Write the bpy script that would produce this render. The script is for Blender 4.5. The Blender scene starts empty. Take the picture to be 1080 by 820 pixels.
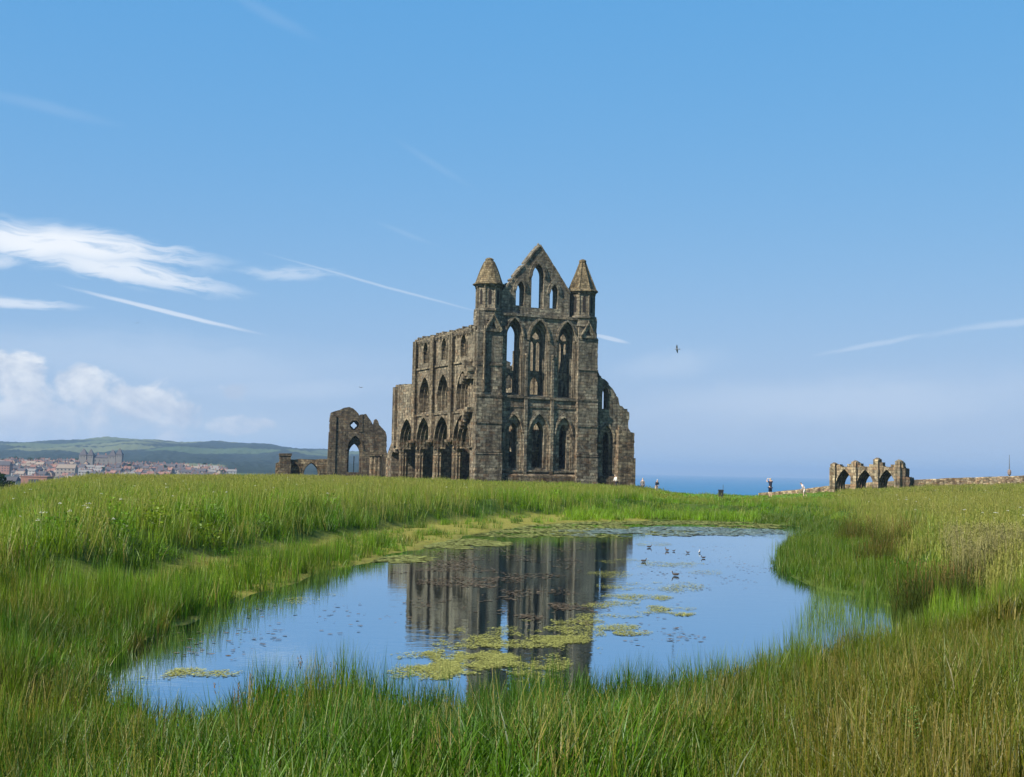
EXPO = 0.7
SKY_SAT, SKY_VAL = 1.35, .75
HZ_AMT = .6
SKY_CURVE = ((.487, .537), (.558, .26), (.796, .10))
HZ_COL = (2.75, 3.9, 4.95)
CIRRUS = (5.6, 5.9, 6.3)
CLOUD_LT = (5.6, 5.8, 6.0)
CLOUD_DK = (3.0, 3.6, 4.6)
SUN_FRONT = 18
HAZE_D = 1.05e-4
import bpy, bmesh, math, random
import numpy as np
from mathutils import Vector, Matrix
from mathutils.geometry import delaunay_2d_cdt
scene = bpy.context.scene
COL = scene.collection
R = math.radians
random.seed(7)
rng = np.random.default_rng(11)

# ------------------------------------------------------------------ camera
PW, PH, F = 1080.0, 820.0, 1400.0
HZ, ROLL = 494.5, 0.021            # true horizon at the picture's middle, its slope
EYE = Vector((0, 0, 1.9))
_p = math.atan((HZ - PH / 2) / F)
_U = Vector((ROLL * math.cos(_p), math.cos(_p), math.sin(_p))).normalized()
_f = Vector((0, 0, 1))
_F = (_f - _f.dot(_U) * _U).normalized()
_X = Vector((_F.y * _U.z - _F.z * _U.y, _F.z * _U.x - _F.x * _U.z, _F.x * _U.y - _F.y * _U.x))
if _X.x < 0: _X = -_X
RIGHT = Vector((_X.x, _F.x, _U.x)); UPV = Vector((_X.y, _F.y, _U.y)); FWD = Vector((_X.z, _F.z, _U.z))

def ray(px, py):
    return RIGHT * (px - PW / 2) + UPV * (PH / 2 - py) + FWD * F
def at_z(px, py, z):
    d = ray(px, py); t = (z - EYE.z) / d.z
    return Vector((d.x * t, d.y * t, z))
def at_depth(px, py, y):
    d = ray(px, py); t = y / d.y
    return EYE + d * t
def proj(P):
    v = Vector(P) - EYE
    k = F / v.dot(FWD)
    return (PW / 2 + v.dot(RIGHT) * k, PH / 2 - v.dot(UPV) * k)
def px_of(x, y):
    """picture column of a ground point (vectorised, approximate)"""
    return PW / 2 + F * x / np.maximum(y, 1e-3)

cam = bpy.data.cameras.new('camera')
cam.lens = 36 * F / PW
cam.sensor_width = 36
cam.clip_start, cam.clip_end = 0.3, 60000
co = bpy.data.objects.new('camera', cam)
M3 = Matrix((RIGHT, UPV, -FWD)).transposed()
co.matrix_world = Matrix.Translation(EYE) @ M3.to_4x4()
COL.objects.link(co)
scene.camera = co

# ------------------------------------------------------------------ small helpers
def tag(o, label=None, cat=None, group=None, kind=None):
    if label: o['label'] = label
    if cat: o['category'] = cat
    if group: o['group'] = group
    if kind: o['kind'] = kind
    return o
def empty(name, loc=(0, 0, 0), rz=0.0):
    o = bpy.data.objects.new(name, None); COL.objects.link(o)
    o.location = loc; o.rotation_euler = (0, 0, rz); o.empty_display_size = .3
    return o
def kids(o): return [c for c in bpy.data.objects if c.parent == o]
def copy_tree(o, parent=None):
    c = o.copy(); COL.objects.link(c)
    if parent: c.parent = parent
    for ch in list(o.children): copy_tree(ch, c)
    return c

class MB:
    """collects shapes, then links them as one mesh object"""
    def __init__(s): s.v = []; s.f = []
    def add(s, vs, fs):
        b = len(s.v); s.v += [tuple(v) for v in vs]; s.f += [tuple(b + i for i in f) for f in fs]
    def box(s, x0, x1, y0, y1, z0, z1):
        s.add([(x0, y0, z0), (x1, y0, z0), (x1, y1, z0), (x0, y1, z0), (x0, y0, z1), (x1, y0, z1), (x1, y1, z1), (x0, y1, z1)],
              [(3, 2, 1, 0), (4, 5, 6, 7), (0, 1, 5, 4), (1, 2, 6, 5), (2, 3, 7, 6), (3, 0, 4, 7)])
    def lathe(s, cx, cy, prof, n=12, rot=0.0):
        vs = []; fs = []
        for (r, z) in prof:
            for k in range(n):
                a = rot + 2 * math.pi * k / n
                vs.append((cx + r * math.cos(a), cy + r * math.sin(a), z))
        for i in range(len(prof) - 1):
            for k in range(n):
                k2 = (k + 1) % n
                fs.append((i * n + k, i * n + k2, (i + 1) * n + k2, (i + 1) * n + k))
        fs.append(tuple(range(n - 1, -1, -1))); fs.append(tuple((len(prof) - 1) * n + k for k in range(n)))
        s.add(vs, fs)
    def tube(s, p0, p1, r0, r1, n=6):
        p0 = Vector(p0); p1 = Vector(p1); d = (p1 - p0)
        if d.length < 1e-6: return
        d.normalize(); a = d.orthogonal().normalized(); b = d.cross(a)
        vs = []
        for p, r in ((p0, r0), (p1, r1)):
            for k in range(n):
                t = 2 * math.pi * k / n
                vs.append(p + a * math.cos(t) * r + b * math.sin(t) * r)
        fs = [(k, (k + 1) % n, n + (k + 1) % n, n + k) for k in range(n)]
        fs += [tuple(range(n - 1, -1, -1)), tuple(range(n, 2 * n))]
        s.add(vs, fs)
    def panel(s, outer, holes, t0, t1, axis='xz'):
        """plate with holes: outline in (u,z), thickness t0..t1 along the other axis"""
        pts = []; edges = []
        for loop in [outer] + list(holes):
            b = len(pts); n = len(loop)
            pts += [Vector((p[0], p[1])) for p in loop]
            edges += [(b + i, b + (i + 1) % n) for i in range(n)]
        res = delaunay_2d_cdt(pts, edges, [], 0, 1e-4)
        P = res[0]
        def inside(lp, x, z):
            c = False; m = len(lp)
            for i in range(m):
                ax, az_ = lp[i][0], lp[i][1]; bx, bz = lp[(i + 1) % m][0], lp[(i + 1) % m][1]
                if (az_ > z) != (bz > z) and x < (bx - ax) * (z - az_) / (bz - az_) + ax: c = not c
            return c
        T = []
        for tri in res[2]:
            x = sum(P[i][0] for i in tri) / len(tri); z = sum(P[i][1] for i in tri) / len(tri)
            if inside(outer, x, z) and not any(inside(h, x, z) for h in holes): T.append(tri)
        def w(p, t):
            return (p[0], t, p[1]) if axis == 'xz' else (t, p[0], p[1])
        n = len(P)
        vs = [w(p, t0) for p in P] + [w(p, t1) for p in P]
        fs = []; cnt = {}
        for tri in T:
            tri = list(tri)
            fs.append(tuple(tri)); fs.append(tuple(n + i for i in reversed(tri)))
            for i in range(len(tri)):
                e = (tri[i], tri[(i + 1) % len(tri)])
                cnt.setdefault((min(e), max(e)), []).append(e)
        for k, es in cnt.items():
            if len(es) == 1:
                a, b = es[0]
                fs.append((b, a, n + a, n + b))
        s.add(vs, fs)
    def band(s, outer, inner, t0, t1, axis='xz'):
        """open strip between two polylines of equal length"""
        n = len(outer)
        def w(p, t): return (p[0], t, p[1]) if axis == 'xz' else (t, p[0], p[1])
        vs = [w(p, t0) for p in outer] + [w(p, t0) for p in inner] + [w(p, t1) for p in outer] + [w(p, t1) for p in inner]
        fs = []
        for i in range(n - 1):
            fs += [(i, i + 1, n + i + 1, n + i), (2 * n + i, 3 * n + i, 3 * n + i + 1, 2 * n + i + 1),
                   (i, 2 * n + i, 2 * n + i + 1, i + 1), (n + i, n + i + 1, 3 * n + i + 1, 3 * n + i)]
        fs += [(0, n, 3 * n, 2 * n), (n - 1, 2 * n + n - 1, 3 * n + n - 1, n + n - 1)]
        s.add(vs, fs)
    def build(s, name, mat, parent=None, smooth=False):
        me = bpy.data.meshes.new(name)
        me.from_pydata(s.v, [], s.f)
        bm = bmesh.new(); bm.from_mesh(me)
        bmesh.ops.recalc_face_normals(bm, faces=bm.faces)
        uv = bm.loops.layers.uv.new('UVMap')
        for f in bm.faces:
            nx, ny, nz = abs(f.normal.x), abs(f.normal.y), abs(f.normal.z)
            f.smooth = smooth
            for l in f.loops:
                c = l.vert.co
                if nz > .75: l[uv].uv = (c.x, c.y)
                elif nx > ny: l[uv].uv = (c.y + 3.3, c.z)
                else: l[uv].uv = (c.x, c.z)
        bm.to_mesh(me); bm.free()
        if mat: me.materials.append(mat)
        o = bpy.data.objects.new(name, me); COL.objects.link(o)
        if parent: o.parent = parent
        return o

def arch(cx, w, z0, za, k=.95, n=7):
    """pointed opening: width w, sill z0, apex za; counter-clockwise from the left foot"""
    a = w / 2; r = min(w * k, (za - z0) * .9); zs = za - r
    c = (r * r - a * a) / (2 * a); Rr = c + a
    t0 = math.atan2(r, c)                         # apex angle seen from the left arc's centre (+c)
    left = []
    for i in range(n + 1):
        t = math.pi - t0 * i / n * 1.0
        left.append((cx + c + Rr * math.cos(t), zs + Rr * math.sin(t)))
    # make the last exactly the apex
    left[-1] = (cx, za)
    right = [(2 * cx - x, z) for x, z in left[:-1]][::-1]
    top = left + right                            # left springing -> apex -> right springing
    return [(cx - a, z0)] + top + [(cx + a, z0)], top
def ragged(p0, p1, step, amp, rnd, block=True):
    """broken masonry edge from p0 to p1 (both included)"""
    (x0, z0), (x1, z1) = p0, p1
    L = math.hypot(x1 - x0, z1 - z0); n = max(1, int(L / step))
    out = [p0]; last = 0
    for i in range(1, n):
        t = (i + rnd.uniform(-.3, .3)) / n
        d = rnd.uniform(-amp, amp)
        nx, nz = -(z1 - z0) / L, (x1 - x0) / L
        x, z = x0 + (x1 - x0) * t, z0 + (z1 - z0) * t
        if block:
            out.append((x + nx * last, z + nz * last))
        out.append((x + nx * d, z + nz * d)); last = d
    out.append(p1)
    return out
def rag_loop(pts, amp, step, rnd, skip=()):
    """roughen a closed outline, leaving edges listed in skip straight"""
    out = []
    for i in range(len(pts)):
        a, b = pts[i], pts[(i + 1) % len(pts)]
        if i in skip: out.append(a)
        else: out += ragged(a, b, step, amp, rnd)[:-1]
    return out
class Frame:
    """upright local frame: x along the wall, y away from the camera, z up"""
    def __init__(s, x, y, ang):
        s.o = Vector((x, y, 0)); s.ang = ang
        c, sn = math.cos(ang), math.sin(ang)
        s.u = Vector((c, sn, 0)); s.w = Vector((-sn, c, 0))
        e = EYE - s.o
        s.e = (e.dot(s.u), e.dot(s.w), EYE.z)
    def d(s, px, py):
        r = ray(px, py); return (r.dot(s.u), r.dot(s.w), r.z)
    def front(s, px, py, off=0.0):                # (x, z) on plane y = off
        d = s.d(px, py); t = (off - s.e[1]) / d[1]
        return (s.e[0] + d[0] * t, s.e[2] + d[2] * t)
    def side(s, px, py, off=0.0):                 # (y, z) on plane x = off
        d = s.d(px, py); t = (off - s.e[0]) / d[0]
        return (s.e[1] + d[1] * t, s.e[2] + d[2] * t)
# ------------------------------------------------------------------ materials
class NT:
    def __init__(s, tree): s.t = tree; s.l = tree.links
    def n(s, typ, ins=None, **kw):
        nd = s.t.nodes.new(typ)
        for k, v in kw.items(): setattr(nd, k, v)
        for k, v in (ins or {}).items():
            sock = nd.inputs[k]
            if hasattr(v, 'is_linked') or isinstance(v, bpy.types.NodeSocket): s.l.new(v, sock)
            else: sock.default_value = v
        return nd
    def m(s, op, a, b=None, c=None, clamp=False):
        nd = s.t.nodes.new('ShaderNodeMath'); nd.operation = op; nd.use_clamp = clamp
        for i, v in enumerate((a, b, c)):
            if v is None: continue
            if isinstance(v, bpy.types.NodeSocket): s.l.new(v, nd.inputs[i])
            else: nd.inputs[i].default_value = v
        return nd.outputs[0]
    def mix(s, fac, a, b, mode='MIX'):
        nd = s.t.nodes.new('ShaderNodeMix'); nd.data_type = 'RGBA'; nd.blend_type = mode
        for sock, v in ((nd.inputs[0], fac), (nd.inputs[6], a), (nd.inputs[7], b)):
            if isinstance(v, bpy.types.NodeSocket): s.l.new(v, sock)
            elif isinstance(v, (int, float)): sock.default_value = v
            else: sock.default_value = (*v, 1) if len(v) == 3 else v
        return nd.outputs[2]
    def ramp(s, fac, stops, interp='LINEAR'):
        nd = s.t.nodes.new('ShaderNodeValToRGB'); cr = nd.color_ramp; cr.interpolation = interp
        while len(cr.elements) < len(stops): cr.elements.new(.5)
        for e, (p, c) in zip(cr.elements, stops):
            e.position = p; e.color = (*c, 1) if len(c) == 3 else c
        s.l.new(fac, nd.inputs[0]); return nd.outputs[0]
    def noise(s, vec, scale, detail=4, rough=.55, dist=0.0):
        nd = s.n('ShaderNodeTexNoise', {'Scale': scale, 'Detail': detail, 'Roughness': rough, 'Distortion': dist})
        if vec is not None: s.l.new(vec, nd.inputs['Vector'])
        return nd.outputs['Fac']
def new_mat(name):
    m = bpy.data.materials.new(name); m.use_nodes = True
    m.node_tree.nodes.clear(); t = NT(m.node_tree)
    out = t.n('ShaderNodeOutputMaterial')
    return m, t, out
def principled(t, out, **kw):
    b = t.n('ShaderNodeBsdfPrincipled')
    for k, v in kw.items():
        k = {'base': 'Base Color', 'rough': 'Roughness', 'spec': 'Specular IOR Level', 'normal': 'Normal', 'metal': 'Metallic'}.get(k, k)
        if isinstance(v, bpy.types.NodeSocket): t.l.new(v, b.inputs[k])
        elif isinstance(v, tuple) and len(v) == 3 and k == 'Base Color': b.inputs[k].default_value = (*v, 1)
        else: b.inputs[k].default_value = v
    t.l.new(b.outputs[0], out.inputs[0]); return b

def stone(name, tint=(1, 1, 1), dark=0.0, bw=.82, bh=.40, warm=.5):
    m, t, out = new_mat(name)
    uv = t.n('ShaderNodeTexCoord').outputs['UV']
    pos = t.n('ShaderNodeNewGeometry').outputs['Position']
    warp = t.n('ShaderNodeTexNoise', {'Scale': .9, 'Detail': 2, 'Vector': pos})
    wv = t.n('ShaderNodeVectorMath', {0: warp.outputs['Color'], 1: (.10, .10, .10)}, operation='MULTIPLY').outputs[0]
    uvw = t.n('ShaderNodeVectorMath', {0: uv, 1: wv}, operation='ADD').outputs[0]
    br = t.n('ShaderNodeTexBrick', {'Vector': uvw, 'Scale': 1.0, 'Color1': (0, 0, 0, 1), 'Color2': (1, 1, 1, 1), 'Mortar': (.5, .5, .5, 1),
                                    'Mortar Size': .022, 'Mortar Smooth': .3, 'Bias': 0.0, 'Brick Width': bw, 'Row Height': bh})
    br.offset = .43; br.squash = .8; br.squash_frequency = 3
    T = lambda c: tuple(a * b for a, b in zip(c, tint))
    blk = t.ramp(br.outputs['Color'], [(0, T((.060, .048, .036))), (.2, T((.17, .125, .085))), (.4, T((.24, .20, .15))), (.55, T((.13, .115, .09))),
                                       (.75, T((.33, .275, .20))), (.9, T((.19, .12, .075))), (1, T((.10, .085, .065)))])
    big = t.noise(pos, .22, 5, .6)
    sepz = t.n('ShaderNodeSeparateXYZ', {0: pos}).outputs[2]
    up = t.m('ADD', t.m('MULTIPLY', big, .75), t.m('MULTIPLY', sepz, .013))      # greyer and more lichen-grown higher up, redder blocks near the ground
    lich = t.ramp(up, [(.36, (0, 0, 0)), (.66, (1, 1, 1))])
    c1 = t.mix(t.m('MULTIPLY', lich, .62), blk, T((.185, .172, .135)))         # grey lichen bloom
    fine = t.noise(pos, 2.6, 6, .68)
    st = t.ramp(fine, [(.34, (.30, .29, .27)), (.50, (.92, .92, .9)), (.68, (1.42, 1.38, 1.28))])
    c2 = t.mix(1.0, c1, st, 'MULTIPLY')
    sep = t.n('ShaderNodeSeparateXYZ', {0: pos})
    # weather streaks: noise squeezed sideways, drawn out downwards
    sv = t.n('ShaderNodeVectorMath', {0: pos, 1: (1.6, 1.6, .14)}, operation='MULTIPLY').outputs[0]
    run = t.ramp(t.noise(sv, 1.0, 4, .6), [(.36, (.34, .33, .31)), (.52, (1, 1, 1)), (.68, (1.25, 1.24, 1.2))])
    c3 = t.mix(.8, c2, run, 'MULTIPLY')
    soot = t.ramp(t.noise(pos, .16, 4, .6), [(.36, (.50, .49, .48)), (.5, (.92, .92, .92)), (.66, (1.15, 1.14, 1.1))])
    c3 = t.mix(.7, c3, soot, 'MULTIPLY')
    mort = t.m('MULTIPLY', br.outputs['Fac'], .75)
    c4 = t.mix(mort, c3, T((.075, .06, .045)))
    c5 = t.mix(dark, c4, (.05, .042, .034))
    h = t.m('ADD', t.m('MULTIPLY', br.outputs['Fac'], -.7), t.m('ADD', t.m('MULTIPLY', fine, 1.0), t.m('MULTIPLY', br.outputs['Color'], .55)))
    bp = t.n('ShaderNodeBump', {'Strength': .9, 'Distance': .14, 'Height': h})
    principled(t, out, base=c5, rough=.95, spec=.15, normal=bp.outputs[0])
    return m
M = {}
M['stone'] = stone('weathered_sandstone', (1.10, 1.09, 1.06))
M['stone_sunlit'] = stone('sunlit_tint_sandstone', (1.10, 1.07, 1.0))  # sunlight on the south wall put into the tint
M['stone_light'] = stone('pale_sandstone', (1.12, 1.07, .98), bw=.9, bh=.4)
M['stone_red'] = stone('reddish_sandstone', (1.02, .93, .83))
M['stone_warm'] = stone('warm_sandstone', (1.0, .92, .8))
M['stone_pale'] = stone('pale_arcade_stone', (1.36, 1.32, 1.2), bw=.8, bh=.4)
M['spire'] = stone('spire_stone', (1.05, .94, .72), bw=.5, bh=.3)
M['stone_dark'] = stone('dark_sandstone', (.8, .76, .7), .25)
M['wall'] = stone('field_wall_stone', (1.6, 1.5, 1.3), bw=.5, bh=.22)

def plain(name, col, rough=.8, var=.25, scale=3.0, spec=.3, metal=0.0):
    m, t, out = new_mat(name)
    pos = t.n('ShaderNodeNewGeometry').outputs['Position']
    rnd = t.n('ShaderNodeObjectInfo').outputs['Random']
    n = t.noise(pos, scale, 4, .6)
    k = t.m('ADD', t.m('MULTIPLY', n, 2 * var), 1 - var)
    k = t.m('MULTIPLY', k, t.m('ADD', t.m('MULTIPLY', rnd, var), 1 - var / 2))
    cc = t.n('ShaderNodeCombineXYZ', {0: k, 1: k, 2: k}).outputs[0]
    c = t.mix(1.0, col, cc, 'MULTIPLY')
    principled(t, out, base=c, rough=rough, spec=spec, metal=metal)
    return m

def grass_mat():
    m, t, out = new_mat('grass_blades')
    gc = t.n('ShaderNodeAttribute', attribute_name='gcol', attribute_type='INSTANCER').outputs['Color']
    bv = t.n('ShaderNodeAttribute', attribute_name='bv', attribute_type='GEOMETRY').outputs['Fac']
    bt = t.n('ShaderNodeAttribute', attribute_name='bt', attribute_type='GEOMETRY').outputs['Fac']
    k = t.m('ADD', t.m('MULTIPLY', bv, 1.15), .45)  # wide tone range from blade to blade stands in for deep shade
    cc = t.n('ShaderNodeCombineXYZ', {0: k, 1: k, 2: t.m('MULTIPLY', k, .6)}).outputs[0]
    c = t.mix(1.0, gc, cc, 'MULTIPLY')
    dry = t.mix(t.m('GREATER_THAN', bv, .95), c, (.30, .235, .095))              # some blades dead straw
    c = t.mix(.75, c, dry)
    tip = t.m('MULTIPLY', t.m('POWER', bt, 3.0), .34)
    c = t.mix(tip, c, t.mix(.5, c, (.25, .31, .035)))
    d = t.n('ShaderNodeBsdfDiffuse', {'Color': c})
    tr = t.n('ShaderNodeBsdfTranslucent', {'Color': t.mix(1.0, c, (1.05, 1.25, .3), 'MULTIPLY')})
    mx = t.n('ShaderNodeMixShader', {0: .32, 1: d.outputs[0], 2: tr.outputs[0]})
    gl = t.n('ShaderNodeBsdfGlossy', {'Color': (.8, .85, .8, 1), 'Roughness': .45})
    mx2 = t.n('ShaderNodeMixShader', {0: .022, 1: mx.outputs[0], 2: gl.outputs[0]})
    t.l.new(mx2.outputs[0], out.inputs[0])
    return m
M['grass'] = grass_mat()

def leaf_mat(name, col, trans=.3):
    m, t, out = new_mat(name)
    bv = t.n('ShaderNodeAttribute', attribute_name='bv', attribute_type='GEOMETRY').outputs['Fac']
    k = t.m('ADD', t.m('MULTIPLY', bv, .9), .55)
    cc = t.n('ShaderNodeCombineXYZ', {0: k, 1: k, 2: k}).outputs[0]
    c = t.mix(1.0, col, cc, 'MULTIPLY')
    d = t.n('ShaderNodeBsdfDiffuse', {'Color': c})
    tr = t.n('ShaderNodeBsdfTranslucent', {'Color': c})
    mx = t.n('ShaderNodeMixShader', {0: trans, 1: d.outputs[0], 2: tr.outputs[0]})
    t.l.new(mx.outputs[0], out.inputs[0])
    return m

def ground_mat():
    m, t, out = new_mat('ground')
    pos = t.n('ShaderNodeNewGeometry').outputs['Position']
    n1 = t.noise(pos, .35, 6, .65); n2 = t.noise(pos, 6.0, 5, .7)
    c = t.ramp(n1, [(.3, (.03, .06, .010)), (.5, (.05, .09, .014)), (.7, (.085, .11, .022))])
    sh = t.n('ShaderNodeAttribute', attribute_name='shore', attribute_type='GEOMETRY').outputs['Fac']
    mud = t.ramp(n2, [(.3, (.10, .10, .022)), (.5, (.26, .225, .05)), (.66, (.15, .18, .03))])
    lw = t.n('ShaderNodeAttribute', attribute_name='lawn', attribute_type='GEOMETRY').outputs['Fac']
    c = t.mix(sh, c, mud)
    lc = t.ramp(n2, [(.3, (.085, .17, .02)), (.7, (.13, .22, .035))])
    c = t.mix(lw, c, lc)
    k = t.ramp(n2, [(.25, (.6, .6, .6)), (.75, (1.25, 1.25, 1.25))])
    c = t.mix(1.0, c, k, 'MULTIPLY')
    bp = t.n('ShaderNodeBump', {'Strength': .8, 'Distance': .08, 'Height': n2})
    principled(t, out, base=c, rough=1.0, spec=.05, normal=bp.outputs[0])
    return m
M['ground'] = ground_mat()

def water_mat():
    m, t, out = new_mat('pond_water')
    pos = t.n('ShaderNodeNewGeometry').outputs['Position']
    sv = t.n('ShaderNodeVectorMath', {0: pos, 1: (.8, 1.5, 1)}, operation='MULTIPLY').outputs[0]
    n1 = t.noise(sv, 2.2, 3, .55); n2 = t.noise(sv, 9.0, 2, .5)
    h = t.m('ADD', n1, t.m('MULTIPLY', n2, .22))
    calm = t.ramp(t.noise(pos, .16, 3, .5), [(.4, (.45, .45, .45)), (.62, (1, 1, 1))])
    bp = t.n('ShaderNodeBump', {'Distance': .0032, 'Height': h, 'Strength': calm})
    dif = t.n('ShaderNodeBsdfDiffuse', {'Color': (.013, .012, .009, 1)})
    gl = t.n('ShaderNodeBsdfGlossy', {'Color': (.72, .865, .965, 1), 'Roughness': .012, 'Normal': bp.outputs[0]})
    fr = t.n('ShaderNodeFresnel', {'IOR': 1.5, 'Normal': bp.outputs[0]})
    mx = t.n('ShaderNodeMixShader', {0: t.m('ADD', t.m('MULTIPLY', fr.outputs[0], .3), .68), 1: dif.outputs[0], 2: gl.outputs[0]})
    t.l.new(mx.outputs[0], out.inputs[0])
    return m
M['water'] = water_mat()

def sea_mat():
    m, t, out = new_mat('sea_water')
    pos = t.n('ShaderNodeNewGeometry').outputs['Position']
    sv = t.n('ShaderNodeVectorMath', {0: pos, 1: (.0006, .004, 1)}, operation='MULTIPLY').outputs[0]
    n = t.noise(sv, 1.0, 5, .6)
    c = t.ramp(n, [(.35, (.004, .11, .22)), (.65, (.007, .13, .255))])
    principled(t, out, base=c, rough=.7, spec=.1)
    return m
M['sea'] = sea_mat()

def hill_mat():
    m, t, out = new_mat('wooded_hills')
    pos = t.n('ShaderNodeNewGeometry').outputs['Position']
    sv = t.n('ShaderNodeVectorMath', {0: pos, 1: (.0042, .0017, .004)}, operation='MULTIPLY').outputs[0]
    vo = t.n('ShaderNodeTexVoronoi', {'Vector': sv, 'Scale': 1.0, 'Randomness': 1.0})
    patch = t.n('ShaderNodeSeparateColor', {0: vo.outputs['Color']}).outputs[0]
    wood = t.ramp(t.noise(pos, .03, 5, .7), [(.35, (.014, .027, .026)), (.65, (.036, .051, .044))])
    field = t.ramp(patch, [(.0, (.075, .11, .055)), (.5, (.16, .16, .085)), (1, (.06, .09, .05))])
    big = t.noise(sv, .7, 3, .55)
    isf = t.ramp(t.m('ADD', t.m('MULTIPLY', patch, .62), t.m('MULTIPLY', big, .55)), [(.66, (0, 0, 0)), (.665, (1, 1, 1))])
    hedge = t.n('ShaderNodeTexVoronoi', {'Vector': sv, 'Scale': 1.0}, feature='DISTANCE_TO_EDGE').outputs[0]
    he = t.ramp(hedge, [(.02, (0, 0, 0)), (.05, (1, 1, 1))])
    c = t.mix(t.m('MULTIPLY', isf, he), wood, field)
    principled(t, out, base=c, rough=1.0, spec=.0)
    return m
M['hill'] = hill_mat()
# ------------------------------------------------------------------ sun, sky, clouds
SUN_EL = R(41)
_t = R(SUN_FRONT)
_sh = (Vector((-.9135, -.4067, 0)) * math.cos(_t) + Vector((.4067, -.9135, 0)) * math.sin(_t)).normalized()
SUN_AZ = math.atan2(_sh.x, _sh.y)                    # clockwise from +Y
sun = bpy.data.lights.new('sun', 'SUN'); sun.energy = 5.0; sun.angle = R(.5); sun.color = (1, .95, .86)
so = bpy.data.objects.new('sun', sun); COL.objects.link(so)
sd = Vector((_sh.x * math.cos(SUN_EL), _sh.y * math.cos(SUN_EL), math.sin(SUN_EL)))
so.rotation_euler = (-sd).to_track_quat('-Z', 'Y').to_euler()
so.location = sd * 400

world = bpy.data.worlds.new('World'); scene.world = world; world.use_nodes = True
world.node_tree.nodes.clear()
W = NT(world.node_tree)
wout = W.n('ShaderNodeOutputWorld')
bg = W.n('ShaderNodeBackground', {'Strength': .1})
W.l.new(bg.outputs[0], wout.inputs[0])
sky = W.n('ShaderNodeTexSky', sky_type='NISHITA')
sky.sun_disc = False; sky.sun_elevation = SUN_EL; sky.sun_rotation = SUN_AZ
sky.altitude = 50; sky.air_density = 1.0; sky.dust_density = .6; sky.ozone_density = 1.6
hsv = W.n('ShaderNodeHueSaturation', {'Saturation': SKY_SAT, 'Value': SKY_VAL, 'Hue': .5, 'Color': sky.outputs[0]})
# the phone's tone curve flattens the sky: a gentle power curve per channel
_sc = W.n('ShaderNodeSeparateColor', {0: hsv.outputs[0]})
_cc = W.n('ShaderNodeCombineColor')
for i_, (k_, g_) in enumerate(SKY_CURVE):
    v_ = W.m('MULTIPLY', W.m('POWER', W.m('MULTIPLY', _sc.outputs[i_], .162), g_), k_ / .162)
    W.l.new(v_, _cc.inputs[i_])
skyc = _cc.outputs[0]
dirn = W.n('ShaderNodeTexCoord').outputs['Generated']
sx = W.n('ShaderNodeSeparateXYZ', {0: dirn})
az = W.m('ARCTAN2', sx.outputs[0], sx.outputs[1])
el = W.m('ARCSINE', sx.outputs[2])
ae = W.n('ShaderNodeCombineXYZ', {0: az, 1: el, 2: 0.0}).outputs[0]
def azel(px, py):
    d = ray(px, py); return math.atan2(d.x, d.y), math.asin(d.z / d.length)
wob = W.n('ShaderNodeTexNoise', {'Scale': 22.0, 'Detail': 3, 'Vector': ae})
wobv = W.n('ShaderNodeVectorMath', {0: wob.outputs['Color'], 1: (.5, .5, .5)}, operation='SUBTRACT').outputs[0]
def warped(amt):
    s = W.n('ShaderNodeVectorMath', {0: wobv, 'Scale': amt}, operation='SCALE').outputs[0]
    return W.n('ShaderNodeVectorMath', {0: ae, 1: s}, operation='ADD').outputs[0]
def local(p0, p1, half, vec):
    a0, e0 = azel(*p0); a1, e1 = azel(*p1)
    L = math.hypot(a1 - a0, e1 - e0) / 2
    mp = W.n('ShaderNodeMapping', {'Vector': vec, 'Location': ((a0 + a1) / 2, (e0 + e1) / 2, 0),
                                   'Rotation': (0, 0, math.atan2(e1 - e0, a1 - a0)), 'Scale': (L, half / F, 1)}, vector_type='TEXTURE')
    return mp.outputs[0]
def blob(lv):
    ln = W.n('ShaderNodeVectorMath', {0: lv}, operation='LENGTH').outputs['Value']
    return W.m('SUBTRACT', 1.0, ln, clamp=True)
def smooth(v, a, b):
    return W.n('ShaderNodeMapRange', {'Value': v, 'From Min': a, 'From Max': b, 'To Min': 0.0, 'To Max': 1.0}, interpolation_type='SMOOTHSTEP').outputs[0]
masks = []
def streak(p0, p1, half, strength, warp=.004, grain=(5, 30), soft=.75, lo=.35, hi=.62, detail=6):
    lv = local(p0, p1, half, warped(warp))
    b = smooth(blob(lv), 0, soft)
    g = W.n('ShaderNodeVectorMath', {0: lv, 1: (grain[0] * .3, grain[1] * .1, 1)}, operation='MULTIPLY').outputs[0]
    n = W.noise(g, 1.0, detail, .62, .6)
    k = smooth(W.m('ADD', n, W.m('MULTIPLY', b, .22)), lo, hi)
    return W.m('MULTIPLY', W.m('MULTIPLY', b, k), strength)
# broad bright cirrus on the left and its trailing wisps
masks.append(streak((-190, 228), (285, 278), 30, 1.1, .016, (7, 26), .85, .46, .70, 8))
masks.append(streak((-60, 252), (300, 312), 20, .95, .016, (8, 22), .85, .46, .70, 8))
masks.append(streak((-60, 236), (150, 262), 16, .75, .010, (6, 16), .8, .42, .66, 8))
masks.append(streak((-60, 275), (40, 272), 12, .6, .010, (6, 12), .8, .4, .66, 8))
masks.append(streak((225, 284), (385, 293), 12, .42, .012, (7, 18), .9, .46, .74))
masks.append(streak((-90, 312), (110, 325), 8, .7, .008, (8, 18), .85, .42, .68))
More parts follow.
